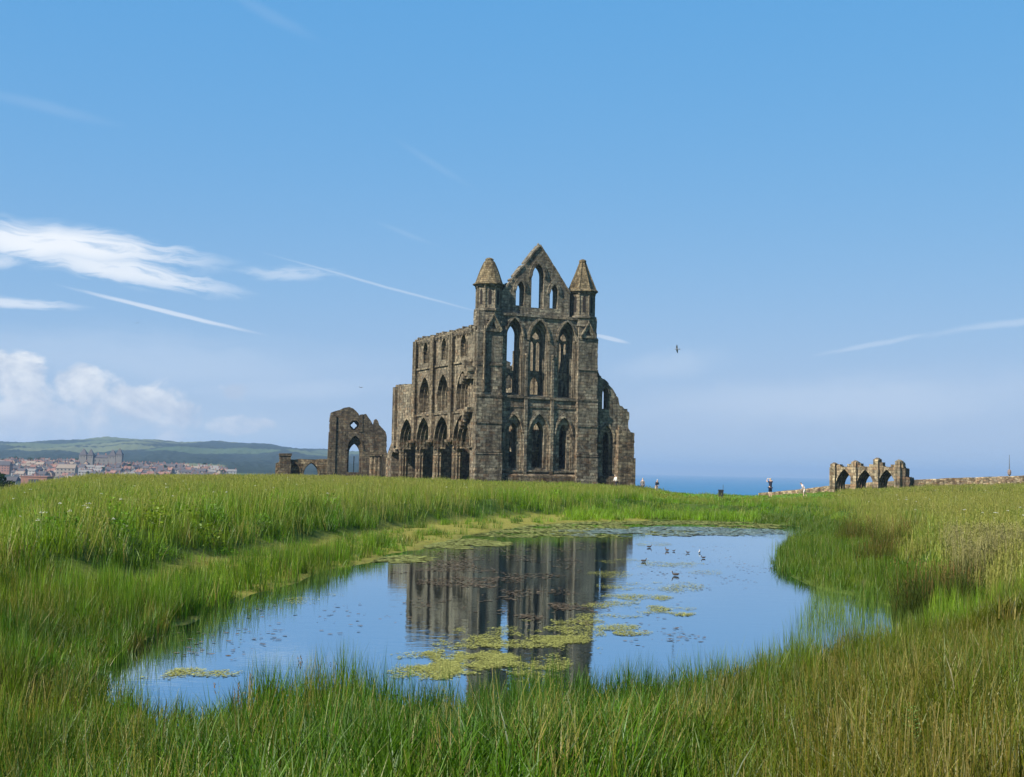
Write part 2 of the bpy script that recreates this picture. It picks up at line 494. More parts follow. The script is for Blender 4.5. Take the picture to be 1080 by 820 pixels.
# aircraft trails
masks.append(streak((45, 297), (300, 358), 3.2, .62, .0022, (16, 8), .7, .32, .62))
masks.append(streak((255, 260), (540, 338), 1.9, .30, .0014, (18, 5), .7, .32, .62))
masks.append(streak((618, 351), (668, 363), 3.0, .42, .0010, (4, 3), .6, .2, .5))
masks.append(streak((840, 378), (1010, 345), 4.0, .22, .006, (12, 9), .8, .36, .66))
masks.append(streak((930, 360), (1260, 312), 6, .24, .007, (12, 9), .85, .36, .66))
masks.append(streak((-60, 85), (150, 138), 9, .07, .003, (6, 6), .9, .2, .6))
masks.append(streak((220, -20), (350, 50), 10, .06, .003, (6, 6), .9, .2, .6))
masks.append(streak((405, 140), (510, 205), 6, .05, .002, (6, 6), .9, .2, .6))
masks.append(streak((385, 230), (470, 262), 4, .07, .002, (6, 6), .9, .2, .6))
# thin veils low down
masks.append(streak((-300, 350), (560, 395), 46, .20, .02, (4, 9), .9, .3, .75))
masks.append(streak((100, 415), (520, 400), 22, .18, .01, (5, 8), .9, .35, .75))
masks.append(streak((560, 440), (1300, 392), 40, .22, .02, (5, 8), .9, .3, .75))
masks.append(streak((620, 395), (800, 372), 24, .16, .01, (4, 6), .9, .3, .75))
cir = masks[0]
for k in masks[1:]: cir = W.m('MAXIMUM', cir, k)
# heaped cloud low on the left
cl = local((-330, 438), (345, 440), 84, ae)
cb = blob(cl)
cl2 = local((-120, 405), (120, 412), 52, ae)
cb2 = blob(cl2)
bias = W.m('MULTIPLY', smooth(cb, 0, .9), .84)
for (bx_, by_, rx_, ry_, k_) in ((10, 398, 62, 40, 1.0), (82, 408, 44, 30, .95), (150, 424, 50, 28, .95), (196, 436, 40, 22, .9), (60, 440, 120, 34, .85), (-60, 400, 80, 50, 1.0), (250, 446, 60, 14, .7)):
    bias = W.m('MAXIMUM', bias, W.m('MULTIPLY', smooth(blob(local((bx_ - rx_, by_), (bx_ + rx_, by_ + 2), ry_, warped(.02))), 0, .62), k_))
cv = W.n('ShaderNodeVectorMath', {0: ae, 1: (1.0, 1.35, 1)}, operation='MULTIPLY').outputs[0]
cn = W.noise(cv, 24.0, 10, .62, .35)
co_ = W.n('ShaderNodeVectorMath', {0: cv, 1: (-.008, .012, 0)}, operation='ADD').outputs[0]
cn2 = W.noise(co_, 24.0, 10, .62, .35)
cm = W.m('MULTIPLY', smooth(bias, .02, .3), smooth(W.m('ADD', W.m('MULTIPLY', cn, 1.35), W.m('MULTIPLY', bias, .50)), .84, 1.16))
lit = W.m('ADD', W.m('MULTIPLY', W.m('SUBTRACT', cn, cn2), 3.2), .55, clamp=True)
a0, e0 = azel(100, 372); a1, e1 = azel(100, 470)
low = smooth(el, e1, e0)
# small lone puff
pf = smooth(W.m('ADD', W.m('MULTIPLY', blob(local((228, 412), (268, 414), 13, warped(.012))), 1.0), W.m('MULTIPLY', cn, .5)), .45, .95)
ccol = W.mix(W.m('MULTIPLY', lit, W.m('ADD', W.m('MULTIPLY', low, .6), .4)), CLOUD_DK, CLOUD_LT)
hz = W.m('POWER', W.m('SUBTRACT', 1.0, W.m('ABSOLUTE', el), clamp=True), 13.0)
c = W.mix(W.m('MULTIPLY', hz, HZ_AMT), skyc, HZ_COL)
c = W.mix(W.m('MULTIPLY', cir, .9), c, CIRRUS)
c = W.mix(W.m('MULTIPLY', pf, .6), c, CLOUD_DK)
bank = W.m('MULTIPLY', smooth(blob(local((-500, 462), (500, 464), 66, warped(.02))), 0, .85), W.m('ADD', W.m('MULTIPLY', cn, .5), .25))
c = W.mix(W.m('MULTIPLY', bank, .85, clamp=True), c, (3.7, 4.5, 5.2))
c = W.mix(W.m('MULTIPLY', cm, .9), c, ccol)
W.l.new(c, bg.inputs['Color'])
vs_ = scene.view_settings
scene.display_settings.display_device = 'sRGB'
vs_.view_transform = 'Standard'; vs_.look = 'None'; vs_.gamma = 1.0; vs_.exposure = EXPO
vs_.use_curve_mapping = False
# ------------------------------------------------------------------ the abbey
AB = Frame(-5.0, 175.0, R(24))
abbey = empty('abbey_ruin', (-5.0, 175.0, 0), R(24))
tag(abbey, 'tall roofless stone abbey with twin pointed turrets and a steep pierced gable across the pond', 'abbey')
ZB = -1.2
rnd = random.Random(3)
S = M['stone']
def shrink(a, d, dz=None):                        # (cx, w, z0, za) smaller by d at each side
    return (a[0], a[1] - 2 * d, a[2] + (d * .6 if dz is None else dz), a[3] - d * 1.5)
def opE(xl, xr, yt, yb, off=0.0, fr=AB):
    ym = (yt + yb) / 2
    x0 = fr.front(xl, ym, off)[0]; x1 = fr.front(xr, ym, off)[0]; xm = (xl + xr) / 2
    return ((x0 + x1) / 2, x1 - x0, fr.front(xm, yb, off)[1], fr.front(xm, yt, off)[1])
def opS(xl, xr, yt, yb, fr=AB, off=0.0):
    ym = (yt + yb) / 2
    y0 = fr.side(xr, ym, off)[0]; y1 = fr.side(xl, ym, off)[0]; xm = (xl + xr) / 2
    return ((y0 + y1) / 2, y1 - y0, fr.side(xm, yb, off)[1], fr.side(xm, yt, off)[1])
def moulding(mb, a, wid, t0, t1, axis='xz', foot=None, k=.95):
    """raised arch ring round an opening, from springing to springing"""
    _, top = arch(*a, k=k)
    _, top2 = arch(a[0], a[1] + 2 * wid, a[2], a[3] + wid * 1.55, k=k)
    if foot: 
        top = [(top[0][0], top[0][1] - foot)] + top + [(top[-1][0], top[-1][1] - foot)]
        top2 = [(top2[0][0], top[0][1])] + top2 + [(top2[-1][0], top[0][1])]
    else:
        top2 = [(top2[0][0], top[0][1])] + top2[1:-1] + [(top2[-1][0], top[-1][1])]
    mb.band(top2, top, t0, t1, axis)

# ---- east wall: three tiers of three lancets
tier1 = [opE(532.0, 550.5, 437, 496), opE(556.6, 579.0, 436.5, 496), opE(585.2, 603.0, 440, 497)]
tier2 = [opE(532.5, 551.2, 335.5, 417), opE(557.6, 578.6, 337.5, 419), opE(587.6, 607.2, 339.5, 421)]
z_str1 = 11.35; z_cor = 22.75
xl, xr = .25, 18.1
east = MB()
outer = [(xl, ZB), (xr, ZB)] + ragged((xr, 0.2), (xr, z_cor), .7, .05, rnd) + [(xl, z_cor)]
east.panel(outer, [arch(*a)[0] for a in tier1 + tier2], 0, .20)
east.panel([(xl + .01, 11.0), (xr - .01, 11.0), (xr - .01, z_cor - .01), (xl + .01, z_cor - .01)], [arch(*a)[0] for a in tier2], .195, .30)
east.panel([(xl + .05, 10.98), (xr - .05, 10.98), (xr - .05, z_cor - .02), (xl + .05, z_cor - .02)],
           [arch(*shrink(a, .30))[0] for i, a in enumerate(tier1 + tier2) if i > 2] , .295, .70)
east.panel([(xl + .08, 10.97), (xr - .08, 10.97), (xr - .08, z_cor - .04), (xl + .08, z_cor - .04)],
           [arch(*shrink(a, .58, .35))[0] for i, a in enumerate(tier1 + tier2) if i > 2], .695, 1.6)
east.panel([(xl + .06, ZB + .03), (xr - .06, ZB + .03), (xr - .06, 10.96), (xl + .06, 10.96)], [arch(*shrink(a, .72 if i != 1 else .70, .3))[0] for i, a in enumerate(tier1)], .195, 1.6)
east.build('east_wall', S, abbey)
for a in tier1 + tier2:
    mb = MB(); moulding(mb, a, .30, -.14, .05); moulding(mb, shrink(a, .03), .16, -.22, -.13)
    mo = mb.build('arch_moulding', M['stone_light'] if a in tier1[:1] + tier2[1:2] else S, abbey)
    # nook shafts with small capitals either side of the opening
    for sgn in (-1, 1):
        s_ = MB(); x = a[0] + sgn * (a[1] / 2 - .13); zs = a[3] - a[1] * .95
        s_.lathe(x, .17, [(.15, a[2]), (.15, a[2] + .2), (.09, a[2] + .25), (.09, zs - .3), (.17, zs - .02), (.17, zs + .1)], 8)
        s_.build('nook_shaft', M['stone_light'], abbey)
# broken two-light tracery and passage arches left standing inside the upper lancets
for a, seed, kind in ((tier2[0], 1, 'low'), (tier2[1], 2, 'full'), (tier2[2], 3, 'full')):
    r2 = random.Random(seed); q = shrink(a, .5, .3); oo, _ = arch(*q)
    zb, zt, w, cx = q[2], q[3], q[1], q[0]
    lowarch = arch(cx, w * .62, zb + .05, zb + 2.5)[0]
    if kind == 'full':
        zh = zb + (zt - zb) * .78
        lights = [arch(cx + s_ * w * .235, w * .30, zb + 3.3, zh, n=5)[0] for s_ in (-1, 1)]
        hole = [(cx - .02, zh + .25), (cx + w * .34, zh + .35), (cx + w * .30, zt - 1.3), (cx + .1, zt - .75), (cx - w * .22, zt - 1.4), (cx - w * .18, zh + .5)]
        mb = MB(); mb.panel(oo, lights + [lowarch, hole], 1.28, 1.52); mb.build('window_tracery', M['stone_light'], abbey)
        mb = MB(); mb.lathe(cx, 1.2, [(.12, zb + 3.1), (.08, zb + 3.3), (.08, zh - .9), (.15, zh - .7), (.15, zh - .5)], 7); mb.build('tracery_shaft', M['stone_light'], abbey)
        mb = MB(); mb.lathe(cx - w * .5, 1.2, [(.10, zb), (.09, zh - .6), (.16, zh - .4)], 7); mb.build('tracery_shaft', M['stone_light'], abbey)
    else:
        top = ragged((cx + w * .5, zb + 3.0), (cx - w * .5, zb + 3.5), .3, .15, r2)
        out = [(cx - w / 2, zb), (cx + w / 2, zb)] + top
        mb = MB(); mb.panel(out, [lowarch], 1.28, 1.52); mb.build('window_tracery', M['stone_light'], abbey)
# ---- string courses, plinth
def course(name, x0, x1, z, h, proud, y0=-.0):
    mb = MB(); x = x0
    while x < x1 - .2:
        w = min(rnd.uniform(.7, 1.3), x1 - x); p = proud + rnd.uniform(-.03, .03); dz = rnd.uniform(-.015, .015)
        mb.box(x - .004, x + w - .008, y0 - p, y0 + .08, z + dz, z + h + dz)
        x += w
    return mb.build(name, S, abbey)
course('string_course', xl + .1, xr, z_str1, .28, .17)
course('string_course', xl + .1, xr, z_cor - .4, .34, .22)
course('string_course', xl + .1, xr, 10.15, .16, .09)
mb = MB()
mb.box(xl + .3, xr + .5, -.45, .05, ZB, 1.0)
mb.add([(xl + .3, -.45, 1.0), (xr + .5, -.45, 1.0), (xr + .5, .03, 1.35), (xl + .3, .03, 1.35), (xl + .3, .05, .98), (xr + .5, .05, .98)],
       [(0, 1, 2, 3), (0, 3, 4), (1, 5, 2), (3, 2, 5, 4)])
mb.build('plinth', M['stone_red'], abbey)
# sills under the lancets
for a in tier1 + tier2:
    x0, x1 = a[0] - a[1] / 2 - .2, a[0] + a[1] / 2 + .2
    mb = MB(); mb.box(x0, x1, -.2, .3, a[2] - .28, a[2] - .02); mb.build('sill', S, abbey)
# thin buttress strips between the lancets
for px in (581.8, 554.0):
    x = AB.front(px, 430)[0]
    mb = MB(); mb.box(x - .22, x + .22, -.28, .1, ZB, z_str1 - .1); mb.box(x - .17, x + .17, -.2, .1, z_str1 + .3, 16.9)
    mb.lathe(x, -.2, [(.2, 16.85), (.28, 17.2), (.28, 17.4)], 8)
    mb.build('pilaster', S, abbey)
# ---- gable
ga = [AB.front(569.4, 258.8, .3), AB.front(528.5, 309.5, .3), AB.front(601, 309.5, .3)]
gl = [opE(544.2, 553.0, 296.5, 323, .3), opE(560.6, 573.8, 278.2, 325.5, .3), opE(580.0, 588.2, 300.2, 326, .3)]
gz = z_cor - .05
x0g, x1g = ga[1][0], ga[2][0]
lft = ragged((x0g, ga[1][1]), ga[0], .5, .16, rnd); rgt = ragged(ga[0], (x1g, ga[2][1]), .6, .09, rnd)
mb = MB()
out = [(x0g, gz), (x1g, gz), (x1g, ga[2][1])] + rgt[::-1][1:] + lft[::-1][1:-1] + [(x0g, ga[1][1])]
mb.panel(out, [arch(*a)[0] for a in gl], .3, .75)
io = [(x0g + .15, gz + .02), (x1g - .15, gz + .02), (x1g - .15, ga[2][1] - .1), (ga[0][0], ga[0][1] - .4), (x0g + .15, ga[1][1] - .1)]
mb.panel(io, [arch(*shrink(a, .2))[0] for a in gl], .745, 1.5)
mb.build('gable_wall', S, abbey)
for a in gl:
    mb = MB(); moulding(mb, a, .45, .12, .34, foot=.2); moulding(mb, shrink(a, .04), .2, .04, .13)
    mb.build('arch_moulding', S, abbey)
mb = MB()                                        # sloping copings
for p, q in ((ga[1], ga[0]), (ga[0], ga[2])):
    n = 11
    for i in range(n):
        t0, t1 = i / n, (i + .985) / n
        if p is ga[1] and i in (2, 3, 6): t1 = t0 + .3 / n
        a = (p[0] + (q[0] - p[0]) * t0, p[1] + (q[1] - p[1]) * t0); b = (p[0] + (q[0] - p[0]) * t1, p[1] + (q[1] - p[1]) * t1)
        sg = 1 if p is ga[1] else -1
        dx, dz = -.09 * sg, .10
        j = rnd.uniform(-.05, .05)
        mb.add([(a[0], .16, a[1] - .12 + j), (b[0], .16, b[1] - .12 + j), (b[0] + dx, .16, b[1] + dz + j), (a[0] + dx, .16, a[1] + dz + j),
                (a[0], 1.62, a[1] - .12 + j), (b[0], 1.62, b[1] - .12 + j), (b[0] + dx, 1.62, b[1] + dz + j), (a[0] + dx, 1.62, a[1] + dz + j)],
               [(0, 1, 2, 3), (7, 6, 5, 4), (0, 4, 5, 1), (1, 5, 6, 2), (2, 6, 7, 3), (3, 7, 4, 0)])
mb.lathe(ga[0][0], .8, [(.28, ga[0][1] - .3), (.22, ga[0][1] + .1), (.12, ga[0][1] + .32)], 6)
mb.build('gable_coping', S, abbey)

# ---- corner buttresses and turrets
def turret(pxl, pxr, ytop, ydr0, ydr1, prof, cy, ztop_b, apexround):
    xa = AB.front(pxl, ydr1, cy)[0]; xb = AB.front(pxr, ydr1, cy)[0]
    cx = (xa + xb) / 2; r = (xb - xa) / 2 * 1.02
    z0 = AB.front((pxl + pxr) / 2, ydr1, cy)[1]; z1 = AB.front((pxl + pxr) / 2, ydr0, cy)[1]; zt = AB.front((pxl + pxr) / 2, ytop, cy)[1]
    mb = MB(); n = 8; ro = R(22.5) - R(24) + R(8)
    mb.lathe(cx, cy, [(r * .97, ztop_b - 1.2), (r * .97, z0 - .25), (r * 1.07, z0 - .2), (r * 1.07, z0 + .08), (r * .9, z0 + .2), (r * .9, z1 - .35), (r * 1.04, z1 - .25), (r * 1.04, z1)], n, ro)
    dr = mb.build('turret', S, abbey)
    # angle shafts and slit windows on the drum, the slits dark plates painted as shade
    for k in range(n):
        a = ro + 2 * math.pi * k / n
        s_ = MB(); s_.lathe(cx + r * .9 * math.cos(a), cy + r * .9 * math.sin(a), [(.13, z0 + .1), (.13, z1 - .6), (.2, z1 - .45), (.2, z1 - .3)], 6)
        s_.build('angle_shaft', M['stone_light'], dr)
        a2 = a + math.pi / n; rr = r * .9 * math.cos(math.pi / n) - .06
        if (k % 2 == 0) or True:
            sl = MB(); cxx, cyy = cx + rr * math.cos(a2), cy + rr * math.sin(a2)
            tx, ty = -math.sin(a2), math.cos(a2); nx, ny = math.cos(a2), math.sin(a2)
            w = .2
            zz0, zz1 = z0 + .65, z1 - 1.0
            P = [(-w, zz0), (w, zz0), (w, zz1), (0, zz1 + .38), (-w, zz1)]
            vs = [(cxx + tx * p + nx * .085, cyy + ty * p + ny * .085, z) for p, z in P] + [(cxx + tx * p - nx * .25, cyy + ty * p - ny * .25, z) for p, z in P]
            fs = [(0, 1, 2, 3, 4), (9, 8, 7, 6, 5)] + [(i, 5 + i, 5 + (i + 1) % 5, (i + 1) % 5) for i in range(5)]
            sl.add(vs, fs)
            sl.build('slit_window', M['slit_dark'], dr)
    mb = MB(); H = zt - z1
    mb.lathe(cx, cy, [(r * 1.16, z1 - .05), (r * 1.16, z1 + .1)] + [(r * a, z1 + H * b) for a, b in prof], n if not apexround else 12, ro)
    sp = mb.build('spire', M['spire'], dr)
    mb = MB()
    for k in range(n):
        a = ro + 2 * math.pi * k / n
        pr = [(1.1, .02)] + prof
        for i in range(len(pr) - 1):
            (ra, ba), (rb_, bb) = pr[i], pr[i + 1]
            mb.tube((cx + r * ra * math.cos(a), cy + r * ra * math.sin(a), z1 + H * ba), (cx + r * rb_ * math.cos(a), cy + r * rb_ * math.sin(a), z1 + H * bb), .10, .09, 5)
    if not apexround: mb.build('spire_rib', M['spire'], sp)
    mb = MB(); mb.lathe(cx, cy, [(prof[-1][0] * r + .12, zt - .25), (prof[-1][0] * r + .16, zt - .05), (prof[-1][0] * r * .8, zt + .12), (.05, zt + .2)], 8)
    mb.build('spire_cap', M['spire'], sp)
    return cx, r
M['slit_dark'] = plain('painted_slit_shade', (.02, .017, .014), .95, .1)  # near black stands in for the shade inside a slit
turret(501.6, 528.4, 273.4, 301.0, 327.5, [(1.02, .04), (.93, .16), (.79, .38), (.64, .60), (.51, .76), (.40, .88), (.24, .97)], 1.15, z_cor, True)
turret(600.4, 626.4, 275.0, 308.6, 335.6, [(1.0, .06), (.78, .30), (.55, .54), (.34, .78), (.20, .94)], 1.15, z_cor, False)

def buttress(px0, px1, zt_px, gab, mat_low=M['stone_red']):
    x0 = AB.front(px0, 420, -.7)[0]; x1 = AB.front(px1, 420, -.7)[0]
    bt = MB(); zg = AB.front((px0 + px1) / 2, zt_px, -.7)[1]
    rx = rnd
    for (za, zb, p, ins) in ((ZB, 4.0, -.80, -.12), (4.0, 11.5, -.65, -.04), (11.5, zg, -.52, .0)):
        o = [(x0 + ins, za), (x1 - ins, za)] + ragged((x1 - ins, za), (x1 - ins, zb), .5, .045, rx)[1:] + ragged((x0 + ins, zb), (x0 + ins, za), .5, .045, rx)[:-1]
        bt.panel(o, [], p, .3)
        bt.add([(x0 + ins - .05, p - .06, zb - .22), (x1 - ins + .05, p - .06, zb - .22), (x1 - ins + .05, p + .2, zb + .12), (x0 + ins - .05, p + .2, zb + .12),
                (x0 + ins - .05, .2, zb - .22), (x1 - ins + .05, .2, zb - .22), (x1 - ins + .05, .2, zb + .12), (x0 + ins - .05, .2, zb + .12)],
               [(0, 1, 2, 3), (3, 2, 6, 7), (0, 4, 5, 1), (0, 3, 7, 4), (1, 5, 6, 2), (4, 7, 6, 5)])
    b = bt.build('corner_buttress', S, abbey)
    # panelled gablet on top
    mg = MB(); cx = (x0 + x1) / 2 + gab[0]; hw = gab[1]; gz1 = zg + gab[2]
    tri = [(cx - hw, zg), (cx + hw, zg), (cx + hw, zg + .35), (cx, gz1), (cx - hw, zg + .35)]
    hole = [(cx - hw * .45, zg + .35), (cx + hw * .45, zg + .35), (cx, zg + (gz1 - zg) * .62)]
    mg.panel(tri, [hole], -.72, -.3); mg.panel([(cx - hw * .98, zg + .02), (cx + hw * .98, zg + .02), (cx + hw * .98, zg + .3), (cx, gz1 - .12), (cx - hw * .98, zg + .3)], [], -.305, .3)
    mg.band([(cx - hw - .14, zg + .30), (cx, gz1 + .16), (cx + hw + .14, zg + .30)], [(cx - hw - .02, zg + .14), (cx, gz1 - .08), (cx + hw + .02, zg + .14)], -.86, -.6)
    mg.build('gablet', M['stone_light'], b)
    for zz in (4.0, 7.8, 11.4, 15.5):
        s_ = MB(); s_.box(x0 - .06, x1 + .06, -.83 if zz < 5 else (-.73 if zz < 12 else -.6), .2, zz, zz + .2); s_.build('string_course', S, b)
    return b, x0, x1
buttress(503.0, 529.6, 349.5, (.35, 1.12, 2.2))
buttress(610.0, 630.4, 357.0, (-.1, 1.05, 2.1))
# raised solid part behind the gablets up to the cornice
mb = MB(); mb.panel([(xl, z_cor - 5), (xl + 3.4, z_cor - 5), (xl + 3.4, z_cor + .02), (xl, z_cor + .02)], [], -.32, .2)
mb.build('turret_base', S, abbey); mb = MB(); mb.panel([(xr - 2.9, z_cor - 5), (xr - .2, z_cor - 5), (xr - .2, z_cor + .02), (xr - 2.9, z_cor + .02)], [], -.32, .2)
mb.build('turret_base', S, abbey)
mb = MB(); mb.lathe(*[AB.front(508.5, 380)[0], -.72], [(.16, 12), (.16, 20.3), (.05, 20.8)], 6)
mb.build('angle_shaft', M['stone_light'], abbey)

# ---- north aisle end wall with its broken slope
P = lambda px, py: AB.front(px, py, .25)
slope = [P(630.4, 391), P(632.5, 396), P(640.4, 402.5), P(646, 410), P(652, 419.5), P(653.6, 427.5), P(659, 432), P(663.7, 435.2), P(663.9, 440), P(662.8, 452), P(667.4, 459), P(667.6, 480)]
rag = [slope[0]]
for a, b in zip(slope[:-1], slope[1:]): rag += ragged(a, b, .45, .13, rnd)[1:]
xe = slope[-1][0]
up = opE(635.0, 641.6, 408.5, 432, .25); lo = opE(632.4, 646.5, 449, 502, .25)
mb = MB()
mb.panel([(xr - .1, ZB), (xe, ZB)] + rag[::-1] + [(xr - .1, slope[0][1])], [arch(*up)[0], arch(*lo)[0]], .25, .45)
mb.panel([(xr - .1, ZB + .02), (xe - .05, ZB + .02)] + [(x - .06, z - .08) for x, z in rag[::-1]] + [(xr - .1, slope[0][1] - .1)], [arch(*shrink(up, .14))[0], arch(*shrink(lo, .58))[0]], .445, 1.4)
mb.build('aisle_wall', S, abbey)
mb = MB(); moulding(mb, lo, .3, .06, .3, foot=.3); mb.build('arch_moulding', M['stone_light'], abbey)
mb = MB(); moulding(mb, up, .16, .14, .3); mb.build('arch_moulding', S, abbey)
mb = MB(); x0 = AB.front(651.5, 480, -.4)[0]; x1 = AB.front(668.2, 480, -.4)[0]
mb.panel([(x0, ZB), (x1, ZB)] + ragged((x1, 0), (x1, 7.2), .5, .05, rnd) + [(x0, 7.6)], [], -.55, .4)
mb.panel([(x0 - .15, ZB), (x1 + .15, ZB), (x1 + .15, 3.7), (x0 - .15, 3.7)], [], -.75, .3)
mb.panel([(x0 + .3, 7.0), (x1 - .4, 7.0)] + ragged((x1 - .4, 7.2), (x0 + .3, 8.2), .4, .1, rnd), [], -.2, .5)
mb.build('corner_buttress', M['stone_red'], abbey)
mb = MB(); mb.box(xr + .3, xe + .1, -.25, .3, ZB, .9); mb.box(xr + .3, xe + .1, -.12, .3, .9, 1.15); mb.build('plinth', M['stone_red'], abbey)

# ---- south wall of the choir: arcade, triforium, clerestory
bays = [opS(478.6, 495.6, 441.0, 505), opS(459.4, 475.4, 439.5, 505), opS(439.8, 454.4, 440.0, 505), opS(421.6, 436.8, 442.5, 505)]
# even the bays out
cb0, cb3 = bays[0][0], bays[3][0]; bw_ = 6.0
bays = [(cb0 + (cb3 - cb0) * i / 3, bw_, ZB, 9.0) for i in range(4)]
bp = (cb3 - cb0) / 3
tri = [(b[0] + .0, 4.3, 9.75, 14.9) for b in bays]
cle = [(b[0], 2.1, 16.9, 20.0) for b in bays]
ZS, ZC = 3.9, 4.5                                   # springing, capital level
Y_UP = bays[2][0] + bp / 2 + .35
Y_LO = AB.side(416.6, 430)[0]
TOPZ = 20.7
def arcade_wall(x0, x1, outward, mat, seed, upper_to, broken=None):
    """a side wall standing on piers; x0 is its outer face (towards outward = -1 or +1)"""
    r3 = random.Random(seed); mb = MB(); sg = 1 if x1 > x0 else -1
    def bottom(a, d):                                # lower outline, from y large to y small, following the arches
        pts = []
        for b in bays[::-1]:
            q = (b[0], b[1] - 2 * d, ZC, b[3] - d * 1.5)
            _, t = arch(*q, k=.88)
            pts += [(q[0] + q[1] / 2, ZC)] + t[::-1] + [(q[0] - q[1] / 2, ZC)]
        return pts
    for (d, ta, tb, e) in ((0, x0, x0 + sg * .5, 0), (.22, x0 + sg * .495, x0 + sg * 1.0, .03), (.42, x0 + sg * .995, x0 + sg * 1.5, .06)):
        top = ragged((.1, TOPZ - e), (upper_to - e, TOPZ - .15 - e), .9, .08, r3)
        stepz = 14.2 - e
        if broken: top = [(.1, TOPZ)] + [(y, z - e) for y, z in broken]
        lowtop = [(upper_to - e, stepz)] + ragged((upper_to - e, stepz), (Y_LO - e, stepz + .1), .6, .12, r3)[1:]
        out = [(.1, ZC)] + top + lowtop + [(Y_LO - e, ZC)] + bottom(bays, d)
        holes = []
        for b in tri[:3]:
            holes.append(arch(b[0], b[1] - 2 * d, b[2] + d * .5, b[3] - d * 1.4, k=.75)[0])
        for b in cle[:3]:
            holes.append(arch(b[0], b[1] - 1.4 * d, b[2] + d * .3, b[3] - d * 1.1, k=.8)[0])
        mb.panel(out, holes, ta, tb, 'yz')
    w = mb.build('arcade_wall', mat, abbey)
    return w
sw = arcade_wall(0.0, 1.6, -1, M['stone_sunlit'], 5, Y_UP)
# inner lights of the triforium: paired arches and a tympanum set back
for b in tri[:3]:
    mb = MB(); q = (b[0], b[1] - .9, b[2], b[3] - .6); oo, _ = arch(*q, k=.75)
    hs = [arch(b[0] - .85, 1.2, b[2] + .25, b[2] + 3.2)[0], arch(b[0] + .85, 1.2, b[2] + .25, b[2] + 3.2)[0]]
    if b is tri[0]: mb.panel(oo, hs, 1.25, 1.48, 'yz'); mb.build('triforium_screen', M['stone_dark'], abbey)  # darker stone stands in for the shade inside the opening
    mb = MB(); mb.lathe(.75, b[0], [(.2, b[2]), (.14, b[2] + .25), (.14, b[2] + 2.3), (.26, b[2] + 2.55), (.26, b[2] + 2.7)], 8); mb.build('triforium_shaft', M['stone_light'], abbey)
for b in cle[:3]:
    mb = MB(); moulding(mb, (b[0], b[1], b[2], b[3]), .22, -.12, .04, 'yz', foot=.9, k=.8)
    for s_ in (-1, 1):
        mb.lathe(-.02, b[0] + s_ * (b[1] / 2 + .05), [(.12, b[2]), (.12, b[2] + 1.5), (.2, b[2] + 1.65), (.2, b[2] + 1.8)], 6)
    mb.build('arch_moulding', M['stone_light'], abbey)
for b in tri[:3]:
    mb = MB(); moulding(mb, b, .3, -.14, .04, 'yz', foot=.3, k=.75)
    for s_ in (-1, 1):
        mb.lathe(.0, b[0] + s_ * (b[1] / 2 + .12), [(.16, b[2]), (.13, b[2] + .2), (.13, b[2] + 2.2), (.22, b[2] + 2.4), (.22, b[2] + 2.6)], 6)
    mb.build('arch_moulding', M['stone_light'], abbey)
for b in bays:
    mb = MB(); q = (b[0], b[1], ZC, b[3]); moulding(mb, q, .34, -.16, .04, 'yz', k=.88)
    mb.build('arch_moulding', M['stone_light'], abbey)
    for dd, t0 in ((.24, .38), (.46, .9)):
        mb = MB(); moulding(mb, (b[0], b[1] - dd * 2, ZC, b[3] - dd * 1.5), .12, t0, t0 + .2, 'yz', k=.88); mb.build('arch_moulding', S, abbey)
# wall shafts between the bays, string courses, corbel table
px_ = [bays[0][0] - bp / 2] + [b[0] + bp / 2 for b in bays]
for y in px_[1:4]:
    mb = MB()
    mb.box(-.55, .1, y - .55, y + .55, ZC + 1.0, 9.5); mb.box(-.42, .1, y - .45, y + .45, 9.5, 16.2); mb.box(-.34, .1, y - .38, y + .38, 16.2, 20.6)
    for s_ in (-.42, 0, .42):
        mb.lathe(-.5, y + s_, [(.15, 9.4), (.13, 16.3), (.13, 20.3)], 6)
    mb.lathe(-.4, y, [(.12, ZC + .25), (.7, ZC + .9), (.7, ZC + 1.2)], 8)
    mb.build('pilaster', M['stone_light'], abbey)
def yc(z, h, p, ya, yb, name='string_course', mat=None):
    mb = MB(); y = ya
    while y < yb - .2:
        w = min(rnd.uniform(.8, 1.4), yb - y)
        mb.box(-p + rnd.uniform(-.03, .03), .05, y - .004, y + w - .008, z, z + h)
        y += w
    return mb.build(name, mat or M['stone_light'], abbey)
yc(16.0, .26, .2, .6, Y_UP); yc(9.25, .24, .2, .6, Y_UP); yc(TOPZ - .5, .2, .28, .6, Y_UP); yc(ZC + .02, .14, .3, .3, 1.1)
mb = MB(); y = .7; mb.box(-.12, .04, .6, Y_UP - .1, TOPZ - .62, TOPZ - .5)
while y < Y_UP - .3:
    if rnd.random() > .1: mb.box(-.32, .02, y, y + .3, TOPZ - .85, TOPZ - .52)
    if rnd.random() > .3: mb.box(-.05 + rnd.uniform(-.1, .1), 1.2, y - .02, y + .36, TOPZ - .1, TOPZ + rnd.uniform(-.02, .32))
    y += .62
mb.build('corbel_table', S, abbey)
